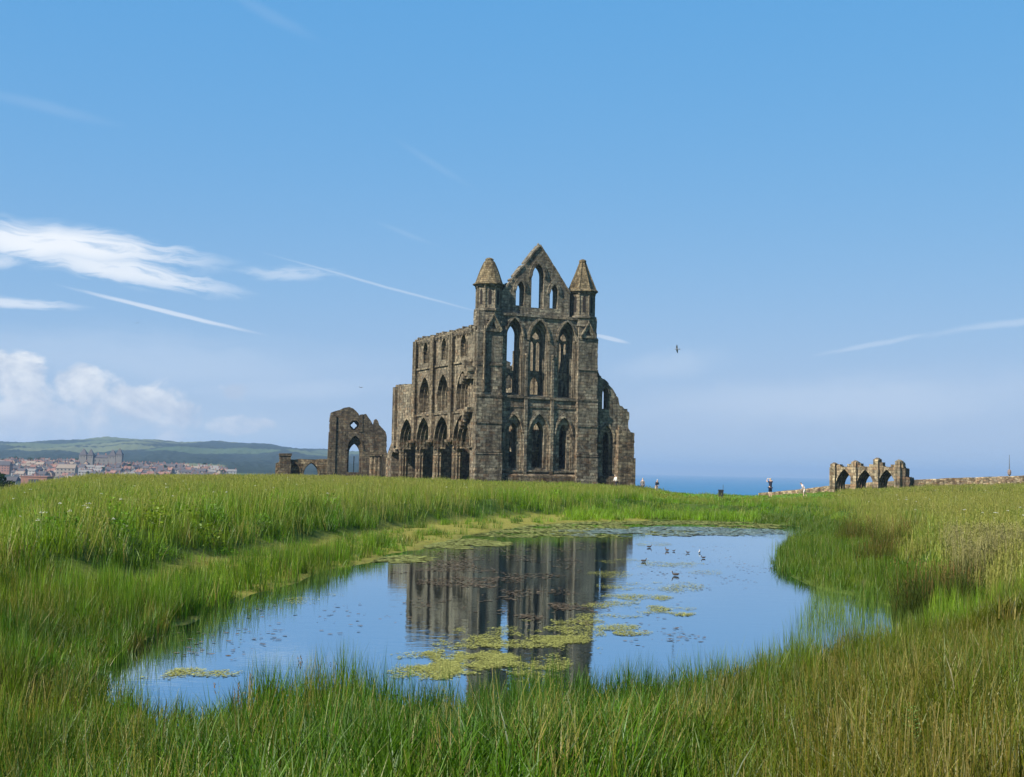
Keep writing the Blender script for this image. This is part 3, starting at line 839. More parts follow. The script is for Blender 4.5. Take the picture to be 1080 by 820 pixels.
# clustered piers
def pier(cx, y, zb=ZB, zt=ZC, r=.50, par=None, mat=None):
    mb = MB(); mb.lathe(cx, y, [(r * .95, zb), (r * .95, zt - .5)], 8)
    for k in range(8):
        a = math.pi / 8 + k * math.pi / 4; rr = r * 1.02
        mb.lathe(cx + rr * math.cos(a), y + rr * math.sin(a), [(.30, zb), (.30, .1), (.20, .35), (.20, zt - .55)], 8)
    mb.lathe(cx, y, [(r * 1.3, 3.45), (r * 1.46, 3.52), (r * 1.46, 3.64), (r * 1.3, 3.78)], 8, math.pi / 8)
    p = mb.build('pier', mat or M['stone_light'], par or abbey)
    c = MB(); c.lathe(cx, y, [(r * 1.25, zt - .58), (r * 1.55, zt - .2), (r * 1.62, zt - .18), (r * 1.62, zt + .06)], 8, math.pi / 8)
    c.build('capital', mat or S, p)
    return p
for y in px_[1:5]: pier(.8, y)
mb = MB(); mb.panel([(0, ZB), (bays[0][0] - bw_ / 2 + .05, ZB), (bays[0][0] - bw_ / 2 + .05, ZC + .03), (0, ZC + .03)], [], .05, 1.6, 'yz'); mb.build('respond', S, abbey)
for dy in (.0, .45):
    mb = MB(); mb.lathe(.2 + dy * 1.2, bays[0][0] - bw_ / 2 + .12, [(.26, ZB), (.26, .2), (.19, .4), (.19, ZC - .4), (.32, ZC - .1), (.32, ZC + .05)], 8); mb.build('respond_shaft', M['stone_light'], abbey)
# springing stones of the lost aisle vault, leaning off the east corner
r4 = random.Random(9)
for (y0, z0, y1, z1) in ((.6, 9.6, 2.8, 7.4), (.5, 15.0, 2.4, 13.4), (.5, 14.0, 1.5, 15.9)):
    mb = MB()
    for i in range(6):
        t = i / 5; y = y0 + (y1 - y0) * t; z = z0 + (z1 - z0) * t
        w = r4.uniform(.3, .55); mb.box(-.75 - r4.uniform(0, .35), .05, y - w, y + w, z - .35, z + .3)
    mb.build('vault_springer', M['stone_light'], abbey)
# broken west end: stump of the next arch
Q = lambda px, py: AB.side(px, py)
mb = MB()
pts = [(Y_LO - .6, ZB), (Y_LO - .6, 6.2)] + ragged((Y_LO - .3, 7.6), Q(414.5, 463), .5, .25, r4) + ragged(Q(411, 472), Q(408.6, 478), .5, .2, r4) + [Q(408.3, 500), (Q(408.3, 500)[0], ZB)]
hole = [Q(417.2, 504), Q(417.2, 478), Q(414.5, 476), Q(412.6, 481), Q(412.4, 504)]
mb.panel(pts, [hole], .0, 1.3, 'yz'); mb.build('broken_wall', S, abbey)
mb = MB(); mb.box(-.4, .2, Y_LO - 1.0, Y_LO + .1, 5, 14.0); mb.build('pilaster', M['stone_light'], abbey); mb = MB(); mb.box(-.3, .2, Y_UP + .2, Y_UP + 1.1, 9.4, 13.9); mb.build('pilaster', M['stone_light'], abbey)

# ---- north wall of the choir, seen through the east windows, and the aisle wall beyond it
brk = [(6.0, 22.6), (8.6, 22.2), (12, 22.6), (17, 22.5), (19, 21.8), (22.6, 21.3), (Y_UP, 20.6)]
nw = arcade_wall(17.2, 15.6, 1, M['stone_light'], 8, Y_UP, brk)
for b in tri[:3]:
    mb = MB(); oo, _ = arch(b[0], b[1] - .9, b[2], b[3] - .6, k=.75)
    hs = [arch(b[0] - .85, 1.2, b[2] + .25, b[2] + 3.2)[0], arch(b[0] + .85, 1.2, b[2] + .25, b[2] + 3.2)[0]]
    mb.panel(oo, hs, 16.0, 16.3, 'yz'); mb.build('triforium_screen', S, abbey)
for y in px_[1:5]:
    pier(16.4, y)
    mb = MB(); mb.lathe(15.5, y, [(.2, ZC + 2.5), (.22, 9.2), (.16, 9.5), (.16, 19.8)], 6); mb.lathe(15.5, y + .4, [(.15, 9.2), (.12, 15.8)], 6); mb.build('pilaster', M['stone_light'], abbey)
mb = MB()
hs = [arch(b[0], 1.6, 2.4, 8.2)[0] for b in bays]
top = ragged((1.6, 10.6), (31, 9.8), .8, .25, r4)
mb.panel([(1.6, ZB), (31, ZB)] + top[::-1], hs, 22.6, 24.0, 'yz'); mb.build('aisle_wall', S, abbey)
# transept wall; low run across the choir added for dark behind the arcade
mb = MB()
top = ragged((2.0, 9.4), (14.6, 10.2), 1.0, .3, r4) + [(14.8, 19.2)] + ragged((17.1, 19.5), (30.0, 15), 1.0, .5, r4)
mb.panel([(2.0, ZB), (30.0, ZB)] + top[::-1], [], 31.5, 33.2); mb.build('transept_backing_wall', S, abbey)

# ------------------------------------------------------------------ broken window wall to the left
LF = Frame(-26.2, 240.0, R(14))
o = empty('ruined_wall', (-26.2, 240.0, 0), R(14))
tag(o, 'tall broken stone wall with one pointed window and a small round one, left of the abbey', 'ruined wall')
c4 = lambda x, y: (270 + x / 6.353, 415 + y / 6.353)
L = lambda x, y, off=0.0: LF.front(*c4(x, y), off)
r5 = random.Random(21)
path = [(497, 250), (499, 160), (506, 128), (535, 118), (560, 112), (592, 97), (625, 92), (650, 101), (668, 116), (688, 138), (697, 165), (703, 148), (722, 141), (738, 138), (752, 160),
        (770, 184), (782, 208), (792, 205), (797, 176), (806, 172), (818, 186), (826, 212), (850, 238), (868, 258), (876, 285), (878, 400)]
P2 = [L(*p) for p in path]; rg = [P2[0]]
for a, b in zip(P2[:-1], P2[1:]): rg += ragged(a, b, .5, .12, r5)[1:]
wl = L(497, 400)[0]; wr = L(878, 400)[0]
win = (lambda a, b, t, bt: ((L(a, 400)[0] + L(b, 400)[0]) / 2, L(b, 400)[0] - L(a, 400)[0], L((a + b) / 2, bt)[1], L((a + b) / 2, t)[1]))(612, 712, 282, 530)
oc = L(660, 215); orad = .66
def circle(c, r, n=16): return [(c[0] + r * math.cos(2 * math.pi * i / n), c[1] + r * math.sin(2 * math.pi * i / n)) for i in range(n)]
def quatre(c, r, n=24):
    return [(c[0] + r * (1 + .16 * math.cos(4 * 2 * math.pi * i / n)) * math.cos(2 * math.pi * i / n), c[1] + r * (1 + .16 * math.cos(4 * 2 * math.pi * i / n)) * math.sin(2 * math.pi * i / n)) for i in range(n)]
mb = MB()
mb.panel([(wl, -3), (wr, -3)] + rg[::-1], [arch(*win, k=.9)[0], circle(oc, orad + .25)], 0, .6)
win2 = (win[0], win[1] - .7, win[2], win[3] - 1.5)
mb.panel([(wl + .05, -3), (wr - .05, -3)] + [(x, z - .06) for x, z in rg[::-1]], [arch(*win2, k=.9)[0], quatre(oc, orad * .8)], .595, 1.5)
mb.build('wall', M['stone_dark'], o)
mb = MB(); moulding(mb, win, .3, -.12, .05, foot=.2, k=.9); mb.build('arch_moulding', M['stone_dark'], o)
mb = MB(); mb.panel([(win[0] - .06, win[2]), (win[0] + .06, win[2]), (win[0] + .06, win[2] + 2.9), (win[0] - .06, win[2] + 2.9)], [], .9, 1.1)
mb.build('mullion', M['stone_dark'], o)
mb = MB(); x = L(480, 300)[0]
mb.panel([(wl - .55, -3), (wl + .9, -3), (wl + .9, L(497, 150)[1]), (wl, L(497, 160)[1]), (wl - .1, L(490, 255)[1]), (wl - .35, L(490, 260)[1])], [], -.22, .4); mb.build('corner_buttress', M['stone_dark'], o)
mb = MB(); x = L(700, 300)[0]; mb.panel([(x - .35, L(700, 260)[1]), (x + .35, L(700, 260)[1]), (x + .3, L(700, 140)[1]), (x - .3, L(700, 145)[1])], [], -.10, .1); mb.build('pilaster', M['stone_dark'], o)

# low arcaded wall to its left, with a square stump at the end
o = empty('low_arcade', (-26.2, 240.0, 0), R(14))
tag(o, 'low ruined wall with a pointed arch gap and a square stump at its left end', 'ruined wall')
xa, xb = L(118, 500)[0], L(497, 500)[0]
mb = MB()
z1 = L(330, 440)[1]
oa = (lambda a, b, t: ((L(a, 500)[0] + L(b, 500)[0]) / 2, L(b, 500)[0] - L(a, 500)[0], -3.0, L((a + b) / 2, t)[1]))
gap = oa(318, 425, 462); bl = oa(222, 298, 468); br_ = oa(470, 544, 468)
top = ragged((xa + 2.2, z1 - .1), (xb, z1 + .05), .8, .07, r5)
left = ragged((xa, -3.0), (xa + 1.0, z1 - .5), .6, .25, r5)
mb.panel([(xb, -3.0)] + top[::-1] + left[::-1], [arch(*(gap[0], gap[1], -2.9, gap[3]), k=.8)[0], arch(bl[0], bl[1], -2.9, bl[3], k=.8)[0]], .2, .7)
mb.panel([(xb, -2.98)] + [(x, z - .03) for x, z in top[::-1]] + [(xa + .4, z1 - .9), (xa + .4, -2.98)], [arch(gap[0], gap[1] - .3, -2.9, gap[3] - .2, k=.8)[0]], .695, 1.1)
mb.build('wall', M['stone_warm'], o)
mb = MB(); x0, x1 = L(158, 480)[0], L(232, 480)[0]
mb.panel([(x0, -3), (x1, -3)] + ragged((x1, -3), (x1, L(200, 418)[1]), .6, .07, r5) + ragged((x0, L(200, 418)[1]), (x0, -3), .6, .07, r5), [], -.3, 1.2)
mb.panel([(x0 - .12, L(200, 420)[1]), (x1 + .12, L(200, 420)[1]), (x1 + .15, L(200, 402)[1]), (x0 - .1, L(200, 404)[1])], [], -.42, 1.3); mb.build('stump', M['stone_dark'], o)
for q in (gap, bl):
    mb = MB(); moulding(mb, (q[0], q[1], -2.9, q[3]), .22, .08, .25, k=.8); mb.build('arch_moulding', M['stone_warm'], o)

# rows of clustered pier stumps in front of it
for (x0p, x1p, dep, lab) in ((762, 838, 222, 'clustered stone pier stump in front of the broken window wall'), (872, 905, 216, 'short pier stump close against the abbey west end')):
    a = at_depth(*c4(x0p, 480), dep); b = at_depth(*c4(x1p, 480), dep); zt = at_depth(*c4(800, 408), dep).z
    o = empty('pier_stump', ((a.x + b.x) / 2, dep, -1.0)); tag(o, lab, 'stone pier')
    n = 3 if x0p < 800 else 2; wd = (b.x - a.x) / 2
    mb = MB(); mb.box(-wd * .9, wd * .9, .1, 1.1, -1, zt + .6); mb.build('core', M['stone_dark'], o)
    for i in range(n):
        x = -wd + .3 + (2 * wd - .6) * i / max(1, n - 1)
        mb = MB(); mb.lathe(x, .1, [(.5, -1), (.5, .7), (.36, 1.0), (.36, zt + .7)], 8); mb.build('shaft', M['stone_light'], o)
    mb = MB(); mb.box(-wd - .15, wd + .15, -.4, 1.3, zt + .69, zt + 1.0); mb.build('capital', M['stone_dark'], o)

# ------------------------------------------------------------------ three-arched ruin to the right
c7 = lambda x, y: (860 + x / 4.909, 460 + y / 4.909)
RC = at_depth(*c7(270, 285), 185.0)
RF = Frame(RC.x, RC.y, R(-40))
o = empty('arched_ruin', (RC.x, RC.y, 0), R(-40))
tag(o, 'short pale stone arcade of three pointed arches with broken pinnacles, before the boundary wall', 'ruined arcade')
G = lambda x, y, off=0.0: RF.front(*c7(x, y), off)
r6 = random.Random(4)
zt = G(270, 168)[1]; zc = G(270, 165)[1]
arcs = []
for (a, b, t) in ((106, 196, 172), (214, 303, 175), (324, 416, 174)):
    xa, xb = G(a, 230)[0], G(b, 230)[0]
    arcs.append(((xa + xb) / 2, xb - xa, -2.0, G((a + b) / 2, t)[1]))
xa, xb = G(88, 230)[0], G(444, 230)[0]
zt = max(a[3] for a in arcs) + .35
mb = MB()
ow = [(xa, -2), (xb, -2)] + ragged((xb, zt), (xa, zt), .9, .04, r6)
for i, (d, t0, t1) in enumerate(((0, 0, .4), (.2, .395, .8), (.38, .795, 1.2), (.54, 1.195, 1.75))):
    e = .02 * i
    mb.panel([(xa + e, -2), (xb - e, -2)] + [(x, z - e) for x, z in ow[2:]] if i == 0 else [(xa + e, -2), (xb - e, -2), (xb - e, zt - .06 - e), (xa + e, zt - .06 - e)],
             [arch(a[0], a[1] - 2 * d, -1.9 + e, a[3] - d * 1.35, k=1.0)[0] for a in arcs], t0, t1)
mb.build('wall', M['stone_pale'], o)
for a in arcs:
    for d, t0 in ((0, -.1), (.2, .3), (.38, .7)):
        mb = MB(); moulding(mb, (a[0], a[1] - 2 * d, -1.9, a[3] - d * 1.35), .13 if d else .16, t0, t0 + .16, foot=1.6, k=1.0); mb.build('arch_moulding', M['stone_light'] if d else M['stone_pale'], o)
pins = [(94, 132, 143), (203, 240, 132), (317, 352, 118), (430, 455, 128)]
for (pa, pb, py) in pins:
    x = G(pa, 220)[0]; ztp = G(pa, py)[1]; hw = .42
    mb = MB()
    mb.box(x - hw, x + hw, -.45, .3, -2, zt - .2); mb.box(x - hw * .85, x + hw * .85, -.35, .9, zt - .2, ztp - .1)
    mb.add([(x - hw * .85, -.35, ztp - .1), (x + hw * .85, -.35, ztp - .1), (x + hw * .85, .9, ztp - .1), (x - hw * .85, .9, ztp - .1), (x - .1, .2, ztp + .18), (x + .2, .4, ztp + .12)],
           [(0, 1, 5, 4), (1, 2, 5), (2, 3, 4, 5), (3, 0, 4)])
    mb.build('pilaster', M['stone_pale'], o)
    x2 = G(pb, 220)[0]; z2 = zt + (ztp - zt) * .62
    mb = MB(); xx = x + hw * .85
    n = 4
    for k in range(n):
        h = z2 + r6.uniform(-.25, .15) - (k == n - 1) * .35
        mb.box(xx + (x2 - xx) * k / n, xx + (x2 - xx) * (k + .98) / n, .05, .95, zt - .12, max(zt + .1, h))
    if pa in (203, 317, 430): mb.box(x - hw - .75, x - hw * .85, .1, .9, zt - .12, zt + .35)
    mb.build('broken_parapet', M['stone_pale'], o)
mb = MB()
xs = xb - .1; hts = [G(460, 168)[1], G(470, 215)[1]]
x = xs
for i, hgt in enumerate(hts):
    w = .62; mb.panel([(x, -2), (x + w, -2)] + ragged((x + w, -1.5), (x + w, hgt), .4, .08, r6) + ragged((x + w, hgt), (x, hgt + .06), .3, .06, r6)[1:], [], .1 + r6.uniform(0, .1), 1.5 + .1 * i); x += w - .01
mb.build('broken_end', M['stone_dark'], o)
# ------------------------------------------------------------------ land and water
WZ = -1.1
def poly(pts, z=WZ): return np.array([tuple(at_z(px, py, z))[:2] for px, py in pts])
POND = poly([(84, 760), (92, 722), (118, 692), (168, 662), (222, 641), (284, 621), (338, 604), (372, 596), (420, 583), (500, 563), (560, 554), (620, 550.5), (700, 549), (780, 551), (842, 555),
             (858, 561), (843, 570), (831, 582), (829, 597), (839, 609), (864, 619), (905, 630), (975, 646), (1002, 672), (945, 690), (868, 706), (766, 730),
             (640, 748), (560, 762), (480, 768), (400, 764), (330, 758), (240, 776), (170, 776)])
BANK = poly([(-420, 720), (-160, 668), (0, 641), (120, 621), (200, 604), (250, 593), (345, 575), (420, 561), (480, 553), (540, 547.5), (620, 544.5), (700, 544), (790, 546), (850, 550), (880, 556),
             (905, 566), (920, 585), (935, 606), (1005, 640), (1035, 668), (985, 694), (895, 722), (795, 750),
             (640, 775), (480, 800), (330, 800), (200, 810), (60, 830), (-160, 900), (-500, 800)])
def sdf(P, x, y):
    """signed distance to polygon, negative inside"""
    d = np.full(x.shape, 1e9); ins = np.zeros(x.shape, bool)
    n = len(P)
    for i in range(n):
        ax, ay = P[i]; bx, by = P[(i + 1) % n]
        ex, ey = bx - ax, by - ay; L2 = ex * ex + ey * ey
        t = np.clip(((x - ax) * ex + (y - ay) * ey) / L2, 0, 1)
        d = np.minimum(d, np.hypot(x - ax - t * ex, y - ay - t * ey))
        c = ((ay > y) != (by > y)) & (x < (bx - ax) * (y - ay) / (by - ay + 1e-12) + ax)
        ins ^= c
    return np.where(ins, -d, d)
DEP = np.array([70, 135, 170, 195, 240, 320.])
AZT = np.array([-400, -200, 0, 40, 100, 300, 400, 500, 600, 668, 700, 800, 880, 950, 1080, 1300.])
ZT = np.array([[-.3, -1.3, -2.3, -4, -12, -30], [-.3, -1.2, -2.2, -4, -12, -30], [-.6, -2.2, -3.6, -5, -11, -30], [-.3, -1.0, -1.7, -2.3, -7, -28], [-.05, -.36, -.62, -.75, -3, -25], [0, -.12, -.18, -.2, -1, -20],
               [0, -.15, -.22, -.25, -.5, -15], [0, -.15, -.2, -.25, -.5, -10], [0, -.2, -.3, -.35, -.6, -10], [0, -.3, -.6, -.8, -1.6, -10], [-.15, -.45, -.95, -1.25, -3, -12],
               [-.3, -.48, -1.0, -1.35, -3, -15], [-.2, -.3, -.5, -.6, -3, -20], [0, -.08, -.1, -.1, -1, -20], [0, .4, .7, .75, 1.0, -20], [0, .6, 1, 1.2, 1.5, -20]])
def _sm(t): t = np.clip(t, 0, 1); return t * t * (3 - 2 * t)
def field(x, y):
    az = np.clip(px_of(x, np.maximum(y, 5)), -400, 1300); d = np.clip(y, 70, 320)
    i = np.clip(np.searchsorted(AZT, az) - 1, 0, len(AZT) - 2); ti = (az - AZT[i]) / (AZT[i + 1] - AZT[i])
    j = np.clip(np.searchsorted(DEP, d) - 1, 0, len(DEP) - 2); tj = (d - DEP[j]) / (DEP[j + 1] - DEP[j])
    a = ZT[i, j] * (1 - ti) + ZT[i + 1, j] * ti; b = ZT[i, j + 1] * (1 - ti) + ZT[i + 1, j + 1] * ti
    z = a * (1 - tj) + b * tj
    z = z + .07 * np.sin(x * .31 + y * .13) * np.sin(y * .22 - x * .07) + .05 * np.sin(x * .9 + 1.3) * np.sin(y * .7)
    near = _sm((22 - y) / 12)
    return z - .42 * near
def height(x, y, want=False):
    x = np.asarray(x, float); y = np.asarray(y, float)
    sp = sdf(POND, x, y); sb = sdf(BANK, x, y)
    wav = .25 * np.sin(x * 1.7 + y * .6) + .2 * np.sin(y * 1.1 - x * .4)
    f = field(x, y)
    wide = np.where(y < 22, 5.0, 2.4)
    up = _sm((sb + wav * .6) / wide)
    shore = WZ + .05 + .09 * _sm(sp / 3.0) + .03 * np.sin(x * 2.3) * np.sin(y * 1.9)
    z = shore + (f - shore) * up
    dip = _sm((-sp + wav * .35) / 1.2)
    z = np.where(sp + .0 < .6, z - .75 * dip, z)
    return (z, sp, sb) if want else z
def gz_(x, y): return float(height(np.array([x]), np.array([y]))[0])

def spaced(lo, hi, fine, d0, grow, a, b):
    v = list(np.arange(a, b + 1e-6, fine)); s = d0; w = b
    while w < hi: w += s; s *= grow; v.append(w)
    s = d0; w = a; pre = []
    while w > lo: w -= s; s *= grow; pre.append(w)
    return np.array(pre[::-1] + v)
gx = spaced(-330, 330, .55, .7, 1.08, -34, 34)
gy = spaced(-60, 335, .55, .7, 1.05, 2, 106)
X, Y = np.meshgrid(gx, gy)
Z, SP, SB = height(X.ravel(), Y.ravel(), True)
nx, ny = len(gx), len(gy)
me = bpy.data.meshes.new('ground')
co3 = np.column_stack([X.ravel(), Y.ravel(), Z])
ii = np.arange(nx * ny).reshape(ny, nx)
q = np.column_stack([ii[:-1, :-1].ravel(), ii[:-1, 1:].ravel(), ii[1:, 1:].ravel(), ii[1:, :-1].ravel()])
def fast_mesh(me, co, faces, n):
    me.vertices.add(len(co)); me.vertices.foreach_set('co', np.ascontiguousarray(co, np.float32).ravel())
    me.loops.add(faces.size); me.loops.foreach_set('vertex_index', np.ascontiguousarray(faces, np.int32).ravel())
    me.polygons.add(len(faces)); me.polygons.foreach_set('loop_start', np.arange(0, faces.size, n, dtype=np.int32))
    me.update(calc_edges=True); me.validate()
fast_mesh(me, co3, q, 4)
me.polygons.foreach_set('use_smooth', np.ones(len(q), bool))
a_ = me.attributes.new('shore', 'FLOAT', 'POINT')
a_.data.foreach_set('value', (_sm((1.0 - SB) / 1.2) * np.where(px_of(X.ravel(), np.maximum(Y.ravel(), 5)) < 690, 1.0, .12)).astype(np.float32))
PXg = px_of(X.ravel(), np.maximum(Y.ravel(), 5))
def lawn_w(px, y):
    w1 = _sm((px - 690) / 40) * _sm((905 - px) / 40) * _sm((y - 108) / 8) * _sm((y - 60) / 10)
    w2 = _sm((70 - px) / 40) * _sm((y - 135) / 10)
    return np.maximum(w1, w2)
a_ = me.attributes.new('lawn', 'FLOAT', 'POINT'); a_.data.foreach_set('value', lawn_w(PXg, Y.ravel()).astype(np.float32))
me.materials.append(M['ground'])
o = bpy.data.objects.new('ground', me); COL.objects.link(o); tag(o, kind='structure')

# pond surface
bb0 = POND.min(0) - 4; bb1 = POND.max(0) + 4
wx = np.linspace(bb0[0], bb1[0], 12); wy = np.linspace(bb0[1], bb1[1], 30)
mb = MB()
mb.add([(bb0[0], bb0[1], WZ), (bb1[0], bb0[1], WZ), (bb1[0], bb1[1], WZ), (bb0[0], bb1[1], WZ)], [(0, 1, 2, 3)])
o = mb.build('pond_water', M['water']); tag(o, kind='structure')

# sea
SEA = -56.0
mb = MB(); mb.add([(-14000, 200, SEA), (16000, 200, SEA), (16000, 24000, SEA), (-14000, 24000, SEA)], [(0, 1, 2, 3)])
o = mb.build('sea', M['sea']); tag(o, kind='structure')

# far land behind the harbour: town slope and wooded hills
HP = np.array([-500, -200, 0, 60, 130, 200, 250, 300, 345, 410, 470, 520, 560.])
HT = np.array([50, 47, 52, 64, 73, 70, 66, 60, 52, 40, 15, -30, -70.])
KD = np.array([318, 420, 700, 1000, 1250, 1550, 1900, 2400, 3000, 3700, 4300, 5200, 6200.])
def hillz(px, d):
    top = np.interp(px, HP, HT)
    kz = [np.full_like(px, -32), np.full_like(px, -44), np.full_like(px, -50), np.full_like(px, -38), np.full_like(px, -26), np.full_like(px, -8), np.full_like(px, -4),
          .08 * top, .32 * top, .72 * top, top, top * .8, top * .4]
    K = np.stack(kz); j = np.clip(np.searchsorted(KD, d) - 1, 0, len(KD) - 2); t = (d - KD[j]) / (KD[j + 1] - KD[j]); t = t * t * (3 - 2 * t) * .5 + t * .5
    c = np.arange(len(px)); z = K[j, c] * (1 - t) + K[j + 1, c] * t
    land = _sm((540 - px) / 60)
    z = z * land + (1 - land) * (SEA - 20)
    z += (d > 1700) * (3.2 * np.sin(px * .045 + d * .0021) + 2.0 * np.sin(px * .11 - d * .004)) * _sm((d - 1700) / 900)
    return z
ps = np.linspace(-620, 580, 420); ds = np.concatenate([np.linspace(318, 1000, 18), np.linspace(1040, 2000, 30), np.linspace(2050, 6200, 80)])
PXm, Dm = np.meshgrid(ps, ds)
Zh = hillz(PXm.ravel(), Dm.ravel())
Zh = Zh + (Dm.ravel() > 1900) * np.random.default_rng(3).normal(0, 1.1, Zh.shape)
Xh = (PXm.ravel() - 540) / F * Dm.ravel()
me = bpy.data.meshes.new('hills')
co3 = np.column_stack([Xh, Dm.ravel(), Zh]); nx, ny = len(ps), len(ds)
ii = np.arange(nx * ny).reshape(ny, nx)
q = np.column_stack([ii[:-1, :-1].ravel(), ii[:-1, 1:].ravel(), ii[1:, 1:].ravel(), ii[1:, :-1].ravel()])
fast_mesh(me, co3, q, 4); me.materials.append(M['hill'])
me.polygons.foreach_set('use_smooth', np.ones(len(q), bool))
o = bpy.data.objects.new('hills', me); COL.objects.link(o); tag(o, kind='structure')
# ------------------------------------------------------------------ grass
def blades(n, rad, h, hv, w, lean, seed, segs=3, curl=1.0, mb=None):
    """n bent tapering blades in a disc; returns verts, faces(tri), bv, bt"""
    g = np.random.default_rng(seed)
    a = g.uniform(0, 2 * np.pi, n); r = rad * np.sqrt(g.uniform(0, 1, n))
    bx, by = r * np.cos(a), r * np.sin(a)
    H = h * (1 + g.uniform(-hv, hv, n)); da = g.uniform(0, 2 * np.pi, n); ln = lean * g.uniform(.15, 1.2, n) * H
    wd = w * g.uniform(.6, 1.3, n); sa = da + np.pi / 2 + g.normal(0, .6, n)
    V = []; T = []; bv = g.uniform(0, 1, n)
    for k in range(segs + 1):
        t = k / segs
        cx = bx + np.cos(da) * ln * t ** 1.8; cy = by + np.sin(da) * ln * t ** 1.8
        cz = H * (t - .28 * curl * lean * t * t) - .05
        ww = wd * (1 - t ** 1.6) * .5 if k < segs else np.zeros(n)
        if k < segs:
            V.append(np.stack([cx - np.cos(sa) * ww, cy - np.sin(sa) * ww, cz], 1)); V.append(np.stack([cx + np.cos(sa) * ww, cy + np.sin(sa) * ww, cz], 1)); T += [t, t]
        else:
            V.append(np.stack([cx, cy, cz], 1)); T.append(1.0)
    m = len(V); P = np.stack(V, 1).reshape(-1, 3)
    base = (np.arange(n) * m)[:, None]; fs = []
    for k in range(segs - 1):
        fs.append(base + np.array([2 * k, 2 * k + 1, 2 * k + 3])); fs.append(base + np.array([2 * k, 2 * k + 3, 2 * k + 2]))
    k = segs - 1; fs.append(base + np.array([2 * k, 2 * k + 1, 2 * k + 2]))
    return P, np.concatenate(fs), np.repeat(bv, m), np.tile(np.array(T), n)
def stems(n, rad, h, w, seed, head=.14, hw=.035):
    """thin flowering stems with feathery seed heads"""
    g = np.random.default_rng(seed); Ps = []; Fs = []; Bv = []; Bt = []; b = 0
    for i in range(n):
        a = g.uniform(0, 6.28); r = rad * math.sqrt(g.uniform()); x, y = r * math.cos(a), r * math.sin(a)
        H = h * g.uniform(.75, 1.2); d = g.uniform(0, 6.28); l = H * g.uniform(.05, .3)
        top = np.array([x + math.cos(d) * l, y + math.sin(d) * l, H])
        s = np.array([-math.sin(d), math.cos(d), 0]) * w
        P = [np.array([x, y, 0]) - s, np.array([x, y, 0]) + s, top + s, top - s]; fc = [[0, 1, 2], [0, 2, 3]]; bt = [.3, .3, .7, .7]
        v = g.uniform(.55, 1)
        for k in range(7):
            z = top - np.array([math.cos(d) * l, math.sin(d) * l, H]) * (head / H) * (k / 7) * 1.4
            aa = g.uniform(0, 6.28); q = np.array([math.cos(aa), math.sin(aa), .9]) * hw * g.uniform(.5, 1.2)
            s2 = np.array([-math.sin(aa), math.cos(aa), 0]) * hw * .3
            n0 = len(P); P += [z - s2, z + s2, z + q]; fc.append([n0, n0 + 1, n0 + 2]); bt += [1., 1., 1.]
        Ps.append(np.array(P)); Fs.append(np.array(fc) + b); b += len(P); Bv += [v] * len(P); Bt += bt
    return np.concatenate(Ps), np.concatenate(Fs), np.array(Bv), np.array(Bt)
def leaves(n, rad, h, sz, seed):
    """leafy herb: small pointed leaves through a low mound"""
    g = np.random.default_rng(seed)
    a = g.uniform(0, 6.28, n); r = rad * np.sqrt(g.uniform(0, 1, n)); z = h * g.uniform(0, 1, n) ** .7 * (1 - .5 * (r / rad) ** 2)
    c = np.stack([r * np.cos(a), r * np.sin(a), z], 1)
    d = g.normal(0, 1, (n, 3)); d[:, 2] = np.abs(d[:, 2]) * .5 - .15; d /= np.linalg.norm(d, axis=1)[:, None]
    s = np.cross(d, g.normal(0, 1, (n, 3))); s /= np.linalg.norm(s, axis=1)[:, None]
    L = sz * g.uniform(.5, 1.3, n)[:, None]
    P = np.stack([c, c + d * L * .5 + s * L * .22, c + d * L, c + d * L * .5 - s * L * .22], 1).reshape(-1, 3)
    base = (np.arange(n) * 4)[:, None]
    fs = np.concatenate([base + np.array([0, 1, 2]), base + np.array([0, 2, 3])])
    return P, fs, np.repeat(g.uniform(0, .88, n), 4), np.tile(np.array([0.1, .3, .4, .3]), n)
def join(*parts):
    V, Fc, B, T = [], [], [], []; b = 0
    for (p, f, v, t) in parts: V.append(p); Fc.append(f + b); B.append(v); T.append(t); b += len(p)
    return np.concatenate(V), np.concatenate(Fc), np.concatenate(B), np.concatenate(T)
clumps = bpy.data.collections.new('grass_clumps')           # prototypes, used only by the scatter below
CL = []
def clump(data, mat=None):
    P, Fc, B, T = data
    me = bpy.data.meshes.new('grass_clump'); fast_mesh(me, P, Fc, 3)
    for nme, arr in (('bv', B), ('bt', T)):
        at = me.attributes.new(nme, 'FLOAT', 'POINT'); at.data.foreach_set('value', arr.astype(np.float32))
    me.materials.append(mat or M['grass'])
    o = bpy.data.objects.new('grass_clump_%03d' % len(CL), me); clumps.objects.link(o); CL.append(o)
    return len(CL) - 1
NEAR = [clump(blades(34, .18, .54, .45, .0105, .42, 100 + i, 4)) for i in range(4)]
NEARW = [clump(blades(22, .17, .56, .45, .017, .65, 110 + i, 4)) for i in range(3)]
MID = [clump(blades(42, .34, .55, .4, .016, .45, 120 + i, 3)) for i in range(4)]
FAR = [clump(blades(46, .8, .50, .45, .038, .45, 130 + i, 2)) for i in range(3)]
SEEDN = [clump(stems(12, .22, .62, .0018, 140 + i, .11, .011)) for i in range(3)]
SEEDM = [clump(stems(20, .5, .70, .004, 150 + i, .20, .032)) for i in range(3)]
SEEDF = [clump(stems(22, .9, .62, .009, 160 + i, .24, .07)) for i in range(2)]
HERB = [clump(join(leaves(150, .42, .58, .095, 170 + i), blades(14, .4, .7, .3, .014, .5, 175 + i, 3))) for i in range(3)]
RUSH = [clump(blades(28, .11, .66, .35, .0095, .2, 180 + i, 3)) for i in range(3)]
RUSHM = [clump(blades(40, .22, .62, .35, .013, .16, 190 + i, 3)) for i in range(3)]
